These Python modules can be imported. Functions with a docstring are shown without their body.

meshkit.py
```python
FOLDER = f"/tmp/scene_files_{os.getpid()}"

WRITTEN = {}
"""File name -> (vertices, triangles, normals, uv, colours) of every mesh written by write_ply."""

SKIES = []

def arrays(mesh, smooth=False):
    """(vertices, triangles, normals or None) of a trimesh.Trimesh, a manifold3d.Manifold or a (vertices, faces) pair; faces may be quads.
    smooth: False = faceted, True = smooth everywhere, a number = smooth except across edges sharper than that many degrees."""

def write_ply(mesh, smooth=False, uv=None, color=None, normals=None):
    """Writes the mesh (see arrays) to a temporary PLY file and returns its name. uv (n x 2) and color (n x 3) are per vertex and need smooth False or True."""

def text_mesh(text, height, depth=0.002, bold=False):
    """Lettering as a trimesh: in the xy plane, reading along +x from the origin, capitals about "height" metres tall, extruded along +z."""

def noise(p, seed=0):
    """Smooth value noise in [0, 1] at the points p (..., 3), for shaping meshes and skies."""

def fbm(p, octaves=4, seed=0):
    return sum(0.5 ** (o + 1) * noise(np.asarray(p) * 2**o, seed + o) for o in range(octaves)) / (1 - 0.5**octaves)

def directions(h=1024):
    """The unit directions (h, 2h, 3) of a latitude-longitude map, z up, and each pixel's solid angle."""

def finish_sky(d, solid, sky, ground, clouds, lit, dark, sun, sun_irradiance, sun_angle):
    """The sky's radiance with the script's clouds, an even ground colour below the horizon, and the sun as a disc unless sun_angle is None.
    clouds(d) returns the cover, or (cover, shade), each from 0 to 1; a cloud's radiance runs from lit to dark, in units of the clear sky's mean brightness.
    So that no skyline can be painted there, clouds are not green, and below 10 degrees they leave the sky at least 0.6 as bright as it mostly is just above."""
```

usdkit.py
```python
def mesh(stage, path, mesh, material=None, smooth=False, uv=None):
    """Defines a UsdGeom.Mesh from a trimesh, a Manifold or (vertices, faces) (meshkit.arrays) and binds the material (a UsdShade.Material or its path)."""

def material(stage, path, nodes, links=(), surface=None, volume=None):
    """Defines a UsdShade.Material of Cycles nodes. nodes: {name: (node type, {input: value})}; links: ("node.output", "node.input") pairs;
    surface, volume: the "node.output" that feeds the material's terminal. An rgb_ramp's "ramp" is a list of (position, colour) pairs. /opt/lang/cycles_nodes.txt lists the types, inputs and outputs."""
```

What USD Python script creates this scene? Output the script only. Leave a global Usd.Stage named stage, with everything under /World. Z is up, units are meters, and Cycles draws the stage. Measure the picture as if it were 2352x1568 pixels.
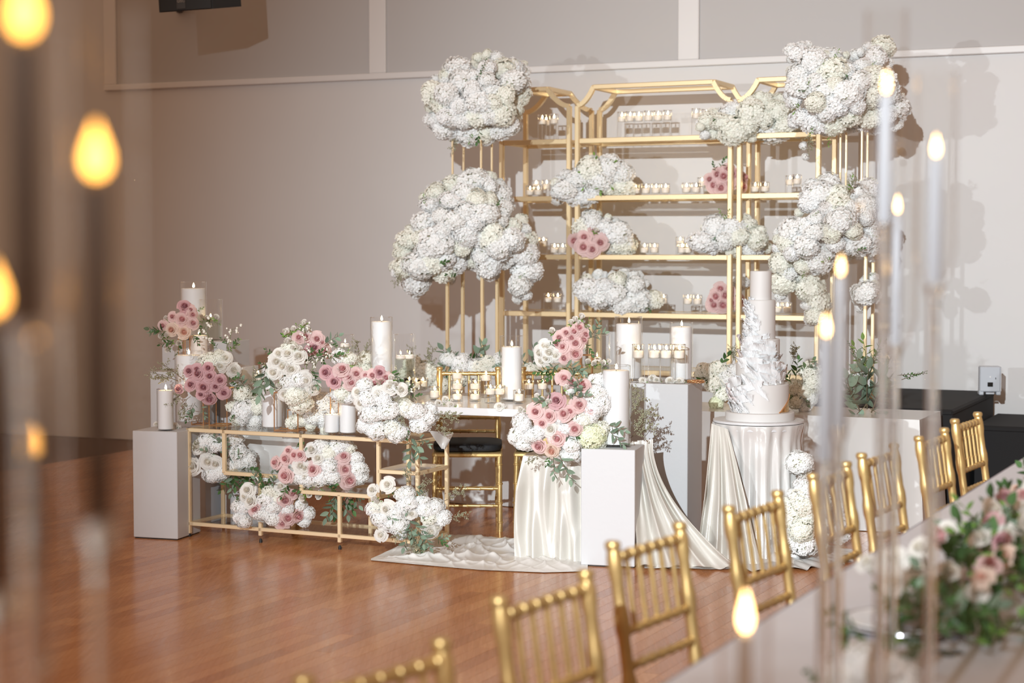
import math, random, re
import numpy as np, trimesh, usdkit, meshkit
import shapely.geometry as sg
from pxr import Usd, UsdGeom, UsdLux, UsdShade, Gf, Sdf, Vt

rng = random.Random(7)
stage = Usd.Stage.CreateInMemory()
UsdGeom.SetStageUpAxis(stage, 'Z')
UsdGeom.SetStageMetersPerUnit(stage, 1.0)
stage.SetDefaultPrim(UsdGeom.Xform.Define(stage, '/World').GetPrim())

# ------------------------------------------------------------------ camera, lights, exposure
H, F, YH = 1.62, 4000.0, 575.0            # eye height, focal length in pixels, horizon row
PITCH = math.atan((784 - YH) / F)
cam = UsdGeom.Camera.Define(stage, '/World/camera')
cam.CreateFocalLengthAttr(36.0 * F / 2352)
cam.CreateHorizontalApertureAttr(36.0)
cam.CreateVerticalApertureAttr(24.0)
cam.CreateFStopAttr(2.2)
cam.CreateFocusDistanceAttr(9.35)
cam.CreateExposureAttr(0.0)
cam.AddTranslateOp().Set(Gf.Vec3d(0, 0, H))
cam.AddRotateXOp().Set(90 - math.degrees(PITCH))


def spot(path, pos, aim, power, radius, angle, soft, color):
    l = UsdLux.SphereLight.Define(stage, path)
    l.CreateRadiusAttr(radius); l.CreateIntensityAttr(power); l.CreateNormalizeAttr(True); l.CreateColorAttr(Gf.Vec3f(*color))
    s = UsdLux.ShapingAPI.Apply(l.GetPrim()); s.CreateShapingConeAngleAttr(angle); s.CreateShapingConeSoftnessAttr(soft)
    z = Gf.Vec3d(*[a - b for a, b in zip(pos, aim)]).GetNormalized()
    x = (Gf.Vec3d(0, 0, 1) ^ z).GetNormalized(); y = z ^ x
    l.AddTransformOp().Set(Gf.Matrix4d(x[0], x[1], x[2], 0, y[0], y[1], y[2], 0, z[0], z[1], z[2], 0, pos[0], pos[1], pos[2], 1))


# the photographer's flash up beside the camera, and a second flash on a stand far to the left
spot('/World/flash_light', (-1.9, -3.1, 4.0), (1.85, 12.0, 1.3), 2200, 0.05, 19.4, 1.0, (0.88, 0.96, 1.0))
spot('/World/side_flash_light', (-7.2, 0.4, 2.1), (2.8, 11.4, 1.5), 450, 0.06, 20, 0.9, (0.88, 0.955, 1.0))
dome = UsdLux.DomeLight.Define(stage, '/World/hall_light')      # the hall's dim warm lamps
dome.CreateIntensityAttr(0.128); dome.CreateColorAttr(Gf.Vec3f(1.0, 0.62, 0.40))


# ------------------------------------------------------------------ picking points
def ray(px, py):
    u, v = (px - 1176) / F, (784 - py) / F
    cp, sp = math.cos(PITCH), math.sin(PITCH)
    return np.array([u, cp + v * sp, -sp + v * cp])


def W(px, py, d):
    r = ray(px, py); return np.array([0, 0, H]) + r * (d / r[1])


def G(px, py, z=0.0):
    r = ray(px, py); return np.array([0, 0, H]) + r * ((z - H) / r[2])


def zat(px, py, d):
    return W(px, py, d)[2]


class Frame:
    """A vertical plane: origin o (x, y), running direction at yaw (degrees; its right end comes nearer)."""
    def __init__(self, o, yaw):
        t = math.radians(yaw)
        self.o, self.a, self.n, self.yaw = np.array(o, float), np.array([math.cos(t), -math.sin(t)]), np.array([math.sin(t), math.cos(t)]), yaw

    def u(self, px, py=700, w=0.0):
        r = ray(px, py)[:2]; o = self.o + w * self.n
        k, s = np.linalg.solve(np.array([r, -self.a]).T, o); return s

    def at(self, u, w=0.0, z=0.0):
        p = self.o + u * self.a + w * self.n; return np.array([p[0], p[1], z])

    def hit(self, px, py, w=0.0):
        u = self.u(px, py, w); p = self.at(u, w); return u, zat(px, py, p[1])

    def d(self, px, w=0.0):
        return self.at(self.u(px, 700, w), w)[1]


# ------------------------------------------------------------------ prims
used = {}


def numbered(path):
    n = used.get(path, 0); used[path] = n + 1
    return path if n == 0 else f'{path}_{n:03d}'


def tag(p, label=None, cat=None, group=None, kind=None):
    p = p.GetPrim() if hasattr(p, 'GetPrim') else p
    for k, v in (('label', label), ('category', cat), ('group', group), ('kind', kind)):
        if v: p.SetCustomDataByKey(k, v)
    return p


def M4(R, pos):
    """Column matrix R (3x3, with scale) and position as Gf.Matrix4d."""
    R = np.asarray(R, float)
    return Gf.Matrix4d(*[float(x) for x in (R[0, 0], R[1, 0], R[2, 0], 0, R[0, 1], R[1, 1], R[2, 1], 0, R[0, 2], R[1, 2], R[2, 2], 0, pos[0], pos[1], pos[2], 1)])


def Rz(deg):
    t = math.radians(deg); c, s = math.cos(t), math.sin(t); return np.array([[c, -s, 0], [s, c, 0], [0, 0, 1.0]])


def toward(d, twist=0.0):
    """Rotation whose z axis is d."""
    z = np.asarray(d, float); z = z / np.linalg.norm(z)
    h = np.array([0, 0, 1.0]) if abs(z[2]) < .95 else np.array([0, 1.0, 0])
    x = np.cross(h, z); x /= np.linalg.norm(x); y = np.cross(z, x)
    return np.stack([x, y, z], 1) @ Rz(twist)


def obj(name, mesh, mat, parent='/World', smooth=False, kind=None, label=None):
    path = numbered(f'{parent}/{name}')
    p = usdkit.mesh(stage, path, mesh, MAT[mat] if isinstance(mat, str) else mat, smooth).GetPrim()
    return tag(p, label=label, kind=kind)


def thing(name, label, cat, pos=(0, 0, 0), rot=0.0, group=None, kind=None):
    x = UsdGeom.Xform.Define(stage, numbered('/World/' + name))
    x.AddTransformOp().Set(M4(Rz(rot), pos))
    tag(x, label, cat, group, kind)
    return str(x.GetPath())


def proto(name):
    return str(UsdGeom.Xform.Define(stage, numbered('/World/prototypes/' + name)).GetPath())


def copy(src, path, R, pos):
    x = UsdGeom.Xform.Define(stage, numbered(path))
    x.GetPrim().GetReferences().AddInternalReference(src)
    x.AddTransformOp().Set(M4(R, pos))
    x.GetPrim().SetInstanceable(True)
    return x.GetPrim()


stage.CreateClassPrim('/World/prototypes')


# ------------------------------------------------------------------ materials
MAT = {}


def pbr(name, color, rough=.5, noise=0, nscale=8, bump=0, bscale=60, **kw):
    n = {'p': ('principled_bsdf', {'base_color': color, 'roughness': rough, **kw})}
    l = []
    if noise or bump: n['tc'] = ('texture_coordinate', {})
    if noise:
        n['nz'] = ('noise_texture', {'scale': nscale, 'detail': 4.0})
        n['r'] = ('rgb_ramp', {'ramp': [(.3, tuple(c * (1 - noise) for c in color)), (.7, tuple(min(1, c * (1 + noise)) for c in color))]})
        l += [('tc.object', 'nz.vector'), ('nz.fac', 'r.fac'), ('r.color', 'p.base_color')]
    if bump:
        n['bn'] = ('noise_texture', {'scale': bscale, 'detail': 3.0}); n['b'] = ('bump', {'strength': bump, 'distance': .002})
        l += [('tc.object', 'bn.vector'), ('bn.fac', 'b.height'), ('b.normal', 'p.normal')]
    MAT[name] = usdkit.material(stage, '/World/Looks/' + name, n, l, surface='p.BSDF')


def petal_mat(name, c, vary=.06, trans=.25):
    n = {'oi': ('object_info', {}), 'gi': ('geometry', {}), 'ad': ('math', {'math_type': 'add'}), 'fr': ('math', {'math_type': 'fraction'}),
         'r': ('rgb_ramp', {'ramp': [(0, tuple(x * (1 - vary) for x in c)), (1, tuple(min(.97, x * (1 + vary)) for x in c))]}),
         'd': ('principled_bsdf', {'roughness': .55, 'specular_ior_level': .25}), 't': ('translucent_bsdf', {}), 'm': ('mix_closure', {'fac': trans})}
    l = [('oi.random', 'ad.value1'), ('gi.random_per_island', 'ad.value2'), ('ad.value', 'fr.value1'), ('fr.value', 'r.fac'), ('r.color', 'd.base_color'), ('r.color', 't.color'), ('d.BSDF', 'm.closure1'), ('t.BSDF', 'm.closure2')]
    MAT[name] = usdkit.material(stage, '/World/Looks/' + name, n, l, surface='m.closure')


def pane_mat(name, tint, ior=1.45, rough=.02, power=2.8):
    n = {'t': ('transparent_bsdf', {'color': tint}), 'g': ('glossy_bsdf', {'color': (1, 1, 1), 'roughness': rough}), 'f': ('layer_weight', {'blend': .5}), 'pw': ('math', {'math_type': 'power', 'value2': power}), 'ml': ('math', {'math_type': 'multiply_add', 'value2': .85, 'value3': (ior - 1) ** 2 / (ior + 1) ** 2 * .8}), 'm': ('mix_closure', {})}
    MAT[name] = usdkit.material(stage, '/World/Looks/' + name, n, [('f.facing', 'pw.value1'), ('pw.value', 'ml.value1'), ('ml.value', 'm.fac'), ('t.BSDF', 'm.closure1'), ('g.BSDF', 'm.closure2')], surface='m.closure')


def emit_mat(name, color, strength):
    MAT[name] = usdkit.material(stage, '/World/Looks/' + name, {'e': ('emission', {'color': color, 'strength': strength})}, surface='e.emission')


pbr('wall_paint', (.685, .672, .668), .55, noise=.015, nscale=1.5, bump=.15, bscale=90)
pbr('wall_panel', (.52, .505, .50), .8, bump=.3, bscale=200)
pbr('trim_paint', (.76, .745, .74), .4)
pbr('plinth_white', (.625, .63, .645), .6, bump=.35, bscale=40)
pbr('table_white', (.88, .88, .9), .15, coat_weight=.3)
pbr('gold_frame', (.97, .79, .52), .4, metallic=.5)
pbr('gold_brush', (.86, .68, .42), .4, metallic=.6)
pbr('gold_chair', (.72, .51, .22), .36, metallic=.7, noise=.1, nscale=20)
pbr('gold_leaf', (.78, .50, .22), .3, metallic=.9, noise=.3, nscale=60, bump=.8, bscale=150)
pbr('copper_wire', (.80, .45, .22), .3, metallic=.85)
pbr('black_foot', (.02, .02, .02), .5)
pbr('black_cloth', (.012, .012, .013), .85, bump=.4, bscale=300)
pbr('cushion_black', (.012, .012, .014), .7)
pbr('satin', (.68, .67, .655), .27, specular_ior_level=.9, metallic=.12)
pbr('satin_warm', (.66, .635, .585), .36, specular_ior_level=.8, metallic=.05)
pbr('satin_floor', (.86, .845, .82), .3, specular_ior_level=.8)
pbr('satin_grey', (.72, .72, .78), .35, specular_ior_level=.7, noise=.03, nscale=5)
pbr('napkin', (.55, .51, .52), .45, specular_ior_level=.6)
pbr('porcelain', (.85, .85, .86), .12)
pbr('charger', (.62, .60, .64), .12, metallic=.6)
pbr('wax', (.80, .80, .81), .5)
pbr('wax_ivory', (.92, .85, .78), .5)
pbr('wax_votive', (.95, .86, .76), .5)  # warm tint stands in for the flame glow inside the wax
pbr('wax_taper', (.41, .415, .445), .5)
pbr('wax_shaded', (.10, .07, .055), .5)  # taper wax darkened to stand in for shade where no flash falls
pbr('wick', (.03, .025, .02), .9)
pbr('icing', (.63, .61, .595), .55)
pbr('icing_white', (.71, .71, .715), .6, noise=.03, nscale=10)
pbr('icing_blush', (.69, .61, .60), .6)
pbr('cake_board', (.66, .66, .67), .4)
pbr('speaker_black', (.008, .008, .008), .5, bump=.3, bscale=200)
pbr('badge_grey', (.035, .03, .025), .4)
pbr('lettering', (.30, .28, .26), .5)
pbr('device_grey', (.52, .55, .60), .45)
pbr('screen_black', (.01, .01, .01), .2)
pbr('stem_green', (.12, .17, .05), .6)
pbr('stem_brown', (.16, .12, .07), .7)
pbr('seed', (.34, .33, .22), .7)
pbr('berry', (.86, .84, .76), .4)
pbr('sepal', (.28, .40, .08), .6)
pbr('floret_core', (.74, .76, .60), .8)
petal_mat('floret_white', (.965, .965, .95), .02, .14); petal_mat('floret_cream', (.965, .955, .87), .02, .14); petal_mat('floret_green', (.90, .93, .72), .04, .18)
petal_mat('rose_white', (.93, .91, .87), .04, .35); petal_mat('rose_white_heart', (.93, .90, .83), .04, .4)
petal_mat('rose_pink', (.87, .66, .64), .05, .35); petal_mat('rose_pink_heart', (.82, .50, .51), .05, .4)
petal_mat('rose_mauve', (.74, .48, .50), .06, .35); petal_mat('rose_mauve_heart', (.62, .33, .37), .06, .4)
petal_mat('rose_peach', (.90, .74, .64), .05, .35); petal_mat('rose_peach_heart', (.88, .60, .50), .05, .4)
petal_mat('leaf_euc', (.24, .33, .24), .22, .2); petal_mat('leaf_green', (.085, .17, .06), .3, .2); petal_mat('leaf_bright', (.20, .36, .08), .3, .25)
pane_mat('glass', (.992, .994, .993), 1.5)
pane_mat('glass_shelf', (.965, .975, .968), 1.5, .03, 8.0)
pane_mat('water', (.90, .94, .90), 1.4)
pbr('clear_rod', (1, 1, 1), .02, transmission_weight=1.0, ior=1.45)
emit_mat('flame', (1.0, .70, .34), 45.0)
emit_mat('flame_taper', (1.0, .60, .24), 11.0)
emit_mat('flame_deep', (1.0, .45, .08), 7.0)


def wood_mat():
    n = {'at': ('attribute', {'attribute': 'tone'}), 'tc': ('texture_coordinate', {}), 'mp': ('mapping', {'scale': (60, 4, 60), 'rotation': (0, 0, math.radians(26))}),
         'nz': ('noise_texture', {'scale': 1.0, 'detail': 5.0, 'distortion': .6}), 'sx': ('separate_xyz', {}), 'a': ('math', {'math_type': 'multiply_add', 'value2': .30, 'value3': -.15}), 's': ('math', {'math_type': 'add'}),
         'r': ('rgb_ramp', {'ramp': [(0, (.36, .130, .042)), (.35, (.49, .195, .072)), (.7, (.565, .245, .095)), (1, (.64, .30, .125))]}),
         'rn': ('map_range', {'from_min': .3, 'from_max': .7, 'to_min': .17, 'to_max': .27}),
         'bn': ('noise_texture', {'scale': 7.0, 'detail': 2.0}), 'b': ('bump', {'strength': .05, 'distance': .01}),
         'p': ('principled_bsdf', {'roughness': .22, 'specular_ior_level': .25, 'coat_weight': .1, 'coat_roughness': .12})}
    l = [('tc.object', 'mp.vector'), ('mp.vector', 'nz.vector'), ('nz.fac', 'a.value1'), ('at.fac', 's.value1'), ('a.value', 's.value2'), ('s.value', 'r.fac'), ('r.color', 'p.base_color'),
         ('nz.fac', 'rn.value'), ('rn.result', 'p.roughness'), ('tc.object', 'bn.vector'), ('bn.fac', 'b.height'), ('b.normal', 'p.normal'), ('b.normal', 'p.coat_normal')]
    MAT['wood'] = usdkit.material(stage, '/World/Looks/wood', n, l, surface='p.BSDF')


wood_mat()
pbr('floor_joint', (.10, .04, .016), .5)

# ------------------------------------------------------------------ mesh helpers
cat = trimesh.util.concatenate


def box(sx, sy, sz, c=(0, 0, 0)):
    m = trimesh.creation.box((sx, sy, sz)); m.apply_translation(c); return m


def rbox(sx, sy, sz, c=(0, 0, 0), r=.004):
    """A box with chamfered edges (hull)."""
    pts = []
    for a in (-1, 1):
        for b in (-1, 1):
            for k in (-1, 1):
                for dx, dy, dz in ((r, r, 0), (r, 0, r), (0, r, r)):
                    pts.append((a * (sx / 2 - dx), b * (sy / 2 - dy), k * (sz / 2 - dz)))
    m = trimesh.convex.convex_hull(np.array(pts)); m.apply_translation(c); return m


def bar(p, q, w, h=None, r=None):
    """A square bar from p to q, w across and h along the vertical-ish side."""
    p, q = np.array(p, float), np.array(q, float); L = np.linalg.norm(q - p)
    m = rbox(w, h or w, L, r=r or w * .12)
    T = np.eye(4); T[:3, :3] = toward(q - p); T[:3, 3] = (p + q) / 2; m.apply_transform(T); return m


def tube(pts, rad, sides=10, cap=True):
    pts = np.asarray(pts, float); n = len(pts); rad = np.broadcast_to(rad, (n,)).astype(float)
    t = np.gradient(pts, axis=0); t /= np.linalg.norm(t, axis=1, keepdims=True) + 1e-12
    ref = np.array([0, 0, 1.0]) if abs(t[0][2]) < .9 else np.array([1.0, 0, 0])
    V = []
    for i in range(n):
        x = np.cross(ref, t[i]); x /= np.linalg.norm(x) + 1e-12; y = np.cross(t[i], x)
        a = np.arange(sides) * 2 * np.pi / sides
        V.append(pts[i] + rad[i] * (np.cos(a)[:, None] * x + np.sin(a)[:, None] * y))
    V = np.vstack(V); Fc = []
    for i in range(n - 1):
        for j in range(sides):
            a, b = i * sides + j, i * sides + (j + 1) % sides
            Fc += [(a, b, b + sides), (a, b + sides, a + sides)]
    if cap:
        for j in range(1, sides - 1):
            Fc.append((0, j + 1, j)); o = (n - 1) * sides; Fc.append((o, o + j, o + j + 1))
    return trimesh.Trimesh(V, np.array(Fc), process=False)


def lathe(prof, n=28):
    """Revolve (r, z) pairs about z."""
    prof = np.asarray(prof, float); k = len(prof); a = np.arange(n) * 2 * np.pi / n
    V = np.stack([np.outer(np.cos(a), prof[:, 0]), np.outer(np.sin(a), prof[:, 0]), np.tile(prof[:, 1], (n, 1))], -1).reshape(-1, 3)
    Fc = []
    for i in range(n):
        j = (i + 1) % n
        for m in range(k - 1):
            a0, b0 = i * k + m, j * k + m
            Fc += [(a0, b0, b0 + 1), (a0, b0 + 1, a0 + 1)]
    m = trimesh.Trimesh(V, np.array(Fc), process=False)
    m.update_faces(m.nondegenerate_faces()); return m


def grid(Pt):
    """A sheet from an (n, m, 3) array."""
    n, m = Pt.shape[:2]; i, j = np.meshgrid(np.arange(n - 1), np.arange(m - 1), indexing='ij'); a = (i * m + j).ravel()
    return trimesh.Trimesh(Pt.reshape(-1, 3), np.vstack([np.stack([a, a + m, a + m + 1], 1), np.stack([a, a + m + 1, a + 1], 1)]), process=False)


def moved(m, R, p):
    m = m.copy(); T = np.eye(4); T[:3, :3] = R; T[:3, 3] = p; m.apply_transform(T); return m


# ------------------------------------------------------------------ the hall
WALL = Frame((3.43, 12.1), 22.5)


def on_wall(u0, u1, z0, z1, t, back=0.0):
    c = WALL.at((u0 + u1) / 2, -t / 2 - back, (z0 + z1) / 2)
    return moved(rbox(u1 - u0, t, z1 - z0, r=min(.006, t * .4)), Rz(-WALL.yaw), c)


def struct(name, mesh, mat, label, cat, smooth=False):
    p = obj(name, mesh, mat, smooth=smooth); tag(p, label, cat, kind='structure'); return p


struct('wall_back', moved(box(26, .2, 5.2), Rz(-WALL.yaw), WALL.at(-3, .1, 2.6)), 'wall_paint', 'plain off-white back wall behind the flowers and shelves', 'wall')
uL, zL = WALL.hit(243, 205); u8, z8 = WALL.hit(850, 172)
zb = (zL + WALL.hit(2300, 126)[1] + WALL.hit(1000, 180)[1]) / 3
zt = zb + .05
edges = [WALL.hit(x, 150)[0] for x in (243, 270, 851, 889, 1559, 1607)]
t = struct('trim', on_wall(edges[0], 3.5, zb, zt, .035), 'trim_paint', 'long pale horizontal moulding on the back wall under the grey panels', 'moulding')
for k, (a, b) in enumerate(((0, 1), (2, 3), (4, 5))):
    struct('trim', on_wall(edges[a], edges[b], zt, 5.0, .03), 'trim_paint', ['pale vertical moulding at the left end of the grey wall panels', 'pale vertical moulding between the two left grey wall panels', 'pale vertical moulding above the shelf unit between grey wall panels'][k], 'moulding')
for k, (a, b) in enumerate(((edges[1], edges[2]), (edges[3], edges[4]), (edges[5], 3.5))):
    struct('wall_panel', on_wall(a, b, zt, 5.0, .012), 'wall_panel', ['grey upper wall panel behind the hanging loudspeaker', 'grey upper wall panel in the middle above the left flowers', 'grey upper wall panel at the right above the shelf unit'][k], 'wall panel')

# floor of narrow boards that run away from the camera to the right
FL = Frame((0, 0), 26.0)
flo = thing('floor', 'glossy reddish brown hardwood strip floor', 'floor', kind='structure')
obj('subfloor', box(34, 30, .05, (0, 9, -.031)), 'floor_joint', flo)
PW = .07
boards = []
brng = random.Random(11)
i0, i1 = int(-9 / PW), int(9 / PW)
for i in range(i0, i1):
    w = -2.5 + brng.random() * 1.0
    while w < 17.5:
        L = brng.choice((.5, .7, .9, 1.1, 1.3)) * (.9 + .2 * brng.random())
        boards.append((i * PW, w, L, .2 + .6 * brng.random())); w += L


def board_mesh(u, w, L):
    c = FL.at(u + PW / 2, w + L / 2, -.004)
    return moved(box(PW - .0012, L - .0012, .008), Rz(-FL.yaw), c)


def board_px(b):
    p = FL.at(b[0], b[1] + b[2] / 2)
    if p[1] < 2.2 or p[1] > 12: return 0
    x, y = 1176 + F * p[0] / p[1], YH + F * H / p[1]
    return (1 / p[1]) if -50 < x < 1800 and 1120 < y < 1680 else 0


def add_tone(prim, n, vals):
    UsdGeom.PrimvarsAPI(prim).CreatePrimvar('tone', Sdf.ValueTypeNames.FloatArray, 'vertex').Set(Vt.FloatArray.FromNumpy(np.asarray(vals, np.float32)))


order = sorted(range(len(boards)), key=lambda k: -board_px(boards[k]))
for k in order[:300]:
    m = board_mesh(*boards[k][:3]); p = obj('plank', m, 'wood', flo); add_tone(p, len(m.vertices), np.full(len(m.vertices), boards[k][3]))
rest = [board_mesh(*boards[k][:3]) for k in order[300:]]
m = cat(rest); p = obj('far_planks', m, 'wood', flo, kind='stuff'); add_tone(p, 0, np.repeat([boards[k][3] for k in order[300:]], 8))


# black stage risers by the right wall
def riser(p, yaw, sx, sy, h, label):
    c = thing('stage_riser', label, 'stage riser', p, -yaw)
    obj('deck', rbox(sx, sy, .04, (sx / 2, sy / 2, h - .02), r=.012), 'black_cloth', c, smooth=20)
    obj('skirt', rbox(sx - .01, sy - .01, h - .03, (sx / 2, sy / 2, (h - .03) / 2)), 'black_cloth', c)


rp = G(2186, 1184); rh = zat(2187, 941, rp[1])
fr = Frame(rp[:2], 24.5)
riser(fr.at(-.95), 24.5, .95, 1.55, rh, 'tall black cloth-covered stage riser carrying the grey box')
p2 = fr.at(.02, .62)
riser(p2, 24.5, 1.6, .9, .50, 'low black cloth-covered stage riser at the right edge beside the taller one')
dv = G(2274, 900, rh); k = 12.0 / F
dv = fr.at(fr.u(2272, 890, 1.25), 1.25, rh)
pxm = dv[1] / F
t = thing('control_box', 'light grey metal control box with small black screen standing on the tall black riser', 'control box', dv, -8)
obj('case', rbox(46 * pxm, .10, 58 * pxm, (0, 0, .022 + 29 * pxm), r=.006), 'device_grey', t)
obj('side_panel', rbox(.006, .108, 56 * pxm, (24 * pxm, .004, .022 + 29 * pxm), r=.002), 'plinth_white', t)
for s in (-1, 1): obj('foot', rbox(.03, .09, .03, (s * 19 * pxm, 0, .015), r=.004), 'device_grey', t)
obj('screen', rbox(12 * pxm, .006, 10 * pxm, (0, -.051, .022 + 17 * pxm), r=.001), 'screen_black', t)
obj('lamp', rbox(.008, .005, .012, (0, -.051, .022 + 34 * pxm), r=.001), 'porcelain', t)
obj('slot', rbox(.005, .004, .012, (12 * pxm, -.051, .022 + 31 * pxm), r=.001), 'badge_grey', t)
obj('vent', rbox(.055, .02, .012, (0, -.045, .012), r=.002), 'device_grey', t)

# loudspeaker hung in front of the wall, mostly above the frame
sd = 12.6; a = W(366, 29, sd); b = W(487, 20, sd - .03)
t = thing('loudspeaker', 'black loudspeaker hanging high at the top left of the back wall', 'loudspeaker', a, 0)
wd = b[0] - a[0]; sh = .62
pl = sg.Polygon([(-.012, 0), (wd, .02), (wd + .165, .22), (.10, .32)])
cab = trimesh.creation.extrude_polygon(sg.Polygon([(0, 0), (wd, .01), (wd + .165, .26), (.12, .30)]), sh)
obj('cabinet', moved(cab, np.array([[1, 0, -.055], [0, 1, 0], [.07, .16, 1.0]]), (0, 0, 0)), 'speaker_black', t)
obj('grille_rim', moved(rbox(wd * .96, .012, sh * .95, r=.004), np.array([[1, 0, -.055], [0, 1, 0], [.07, 0, 1.0]]), (wd / 2 - .015, -.001, sh / 2)), 'speaker_black', t)
bd = obj('badge', moved(rbox(.066, .008, .075, r=.002), np.array([[1, 0, -.04], [0, 1, 0], [.07, 0, 1.0]]), (wd * .41, -.008, .062)), 'badge_grey', t)
tx = meshkit.text_mesh('QSC', .017, .002, True); tx.apply_translation((-tx.bounds[1][0] / 2, 0, 0)); tx.apply_scale((1.15, 1, 1))
obj('lettering', moved(tx, np.array([[1, -.04, 0], [.0, 0, -1], [.07, 1, 0]]), (wd * .41, -.0125, .072)), 'lettering', t)
obj('wall_bracket', cat([bar((.2, .25, .3), WALL.at(WALL.u(420), -.01, 0) - a + np.array([0, 0, .3 + a[2]]), .05), bar((.2, .2, .1), (.2, .25, .55), .04)]), 'speaker_black', t)


# ------------------------------------------------------------------ flowers: prototypes
def floret(rs):
    V, Fc = [], []
    for q in range(4):
        a = q * math.pi / 2 + rs.uniform(-.15, .15); c, s = math.cos(a), math.sin(a); lift = rs.uniform(.0, .22)
        pts = [(0.03, 0, 0), (.48, -.40, .10 + lift * .3), (.92, -.30, .12 + lift), (1.08, .0, .05 + lift), (.92, .30, .12 + lift), (.48, .40, .10 + lift * .3)]
        o = len(V); V += [(x * c - y * s, x * s + y * c, z) for x, y, z in pts]
        Fc += [(o, o + 1, o + 2), (o, o + 2, o + 3), (o, o + 3, o + 4), (o, o + 4, o + 5)]
    return np.array(V), np.array(Fc)


def fib(n):
    i = np.arange(n) + .5; ph = np.arccos(1 - 2 * i / n); th = np.pi * (1 + 5 ** .5) * i
    return np.stack([np.cos(th) * np.sin(ph), np.sin(th) * np.sin(ph), np.cos(ph)], 1)


def hydrangea_mesh(seed, n, fr_):
    rs = random.Random(seed); Vs, Fs, o = [], [], 0
    lump = np.array([[rs.gauss(0, 1) for _ in range(3)] for _ in range(5)]); lump /= np.linalg.norm(lump, axis=1, keepdims=True)
    for d in fib(n):
        d = d + np.array([rs.gauss(0, .05) for _ in range(3)]); d /= np.linalg.norm(d)
        rr = .70 + .30 * max(0, float((lump @ d).max()) - .45) / .55 + rs.uniform(-.06, .07)
        v, f = floret(rs); tilt = d + np.array([rs.gauss(0, .15) for _ in range(3)])
        v = v * fr_ * rs.uniform(.85, 1.2); v = v @ toward(tilt, rs.uniform(0, 360)).T + d * rr
        Vs.append(v); Fs.append(f + o); o += len(v)
    return trimesh.Trimesh(np.vstack(Vs), np.vstack(Fs), process=False)


HYD = {}
core = trimesh.creation.icosphere(2, .66)
for key, mt in (('H', 'floret_white'), ('C', 'floret_cream'), ('G', 'floret_green')):
    for size, n, fr_ in (('', 300, .155), ('b', 150, .235)):
        lst = HYD[key + size] = []
        for v in range(3):
            p = proto('hydrangea')
            obj('florets', hydrangea_mesh(hash((len(key), n, v, ord(key))) % 1000, n, fr_), mt, p)
            obj('heart', core, 'floret_core', p)
            lst.append(p)


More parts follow.
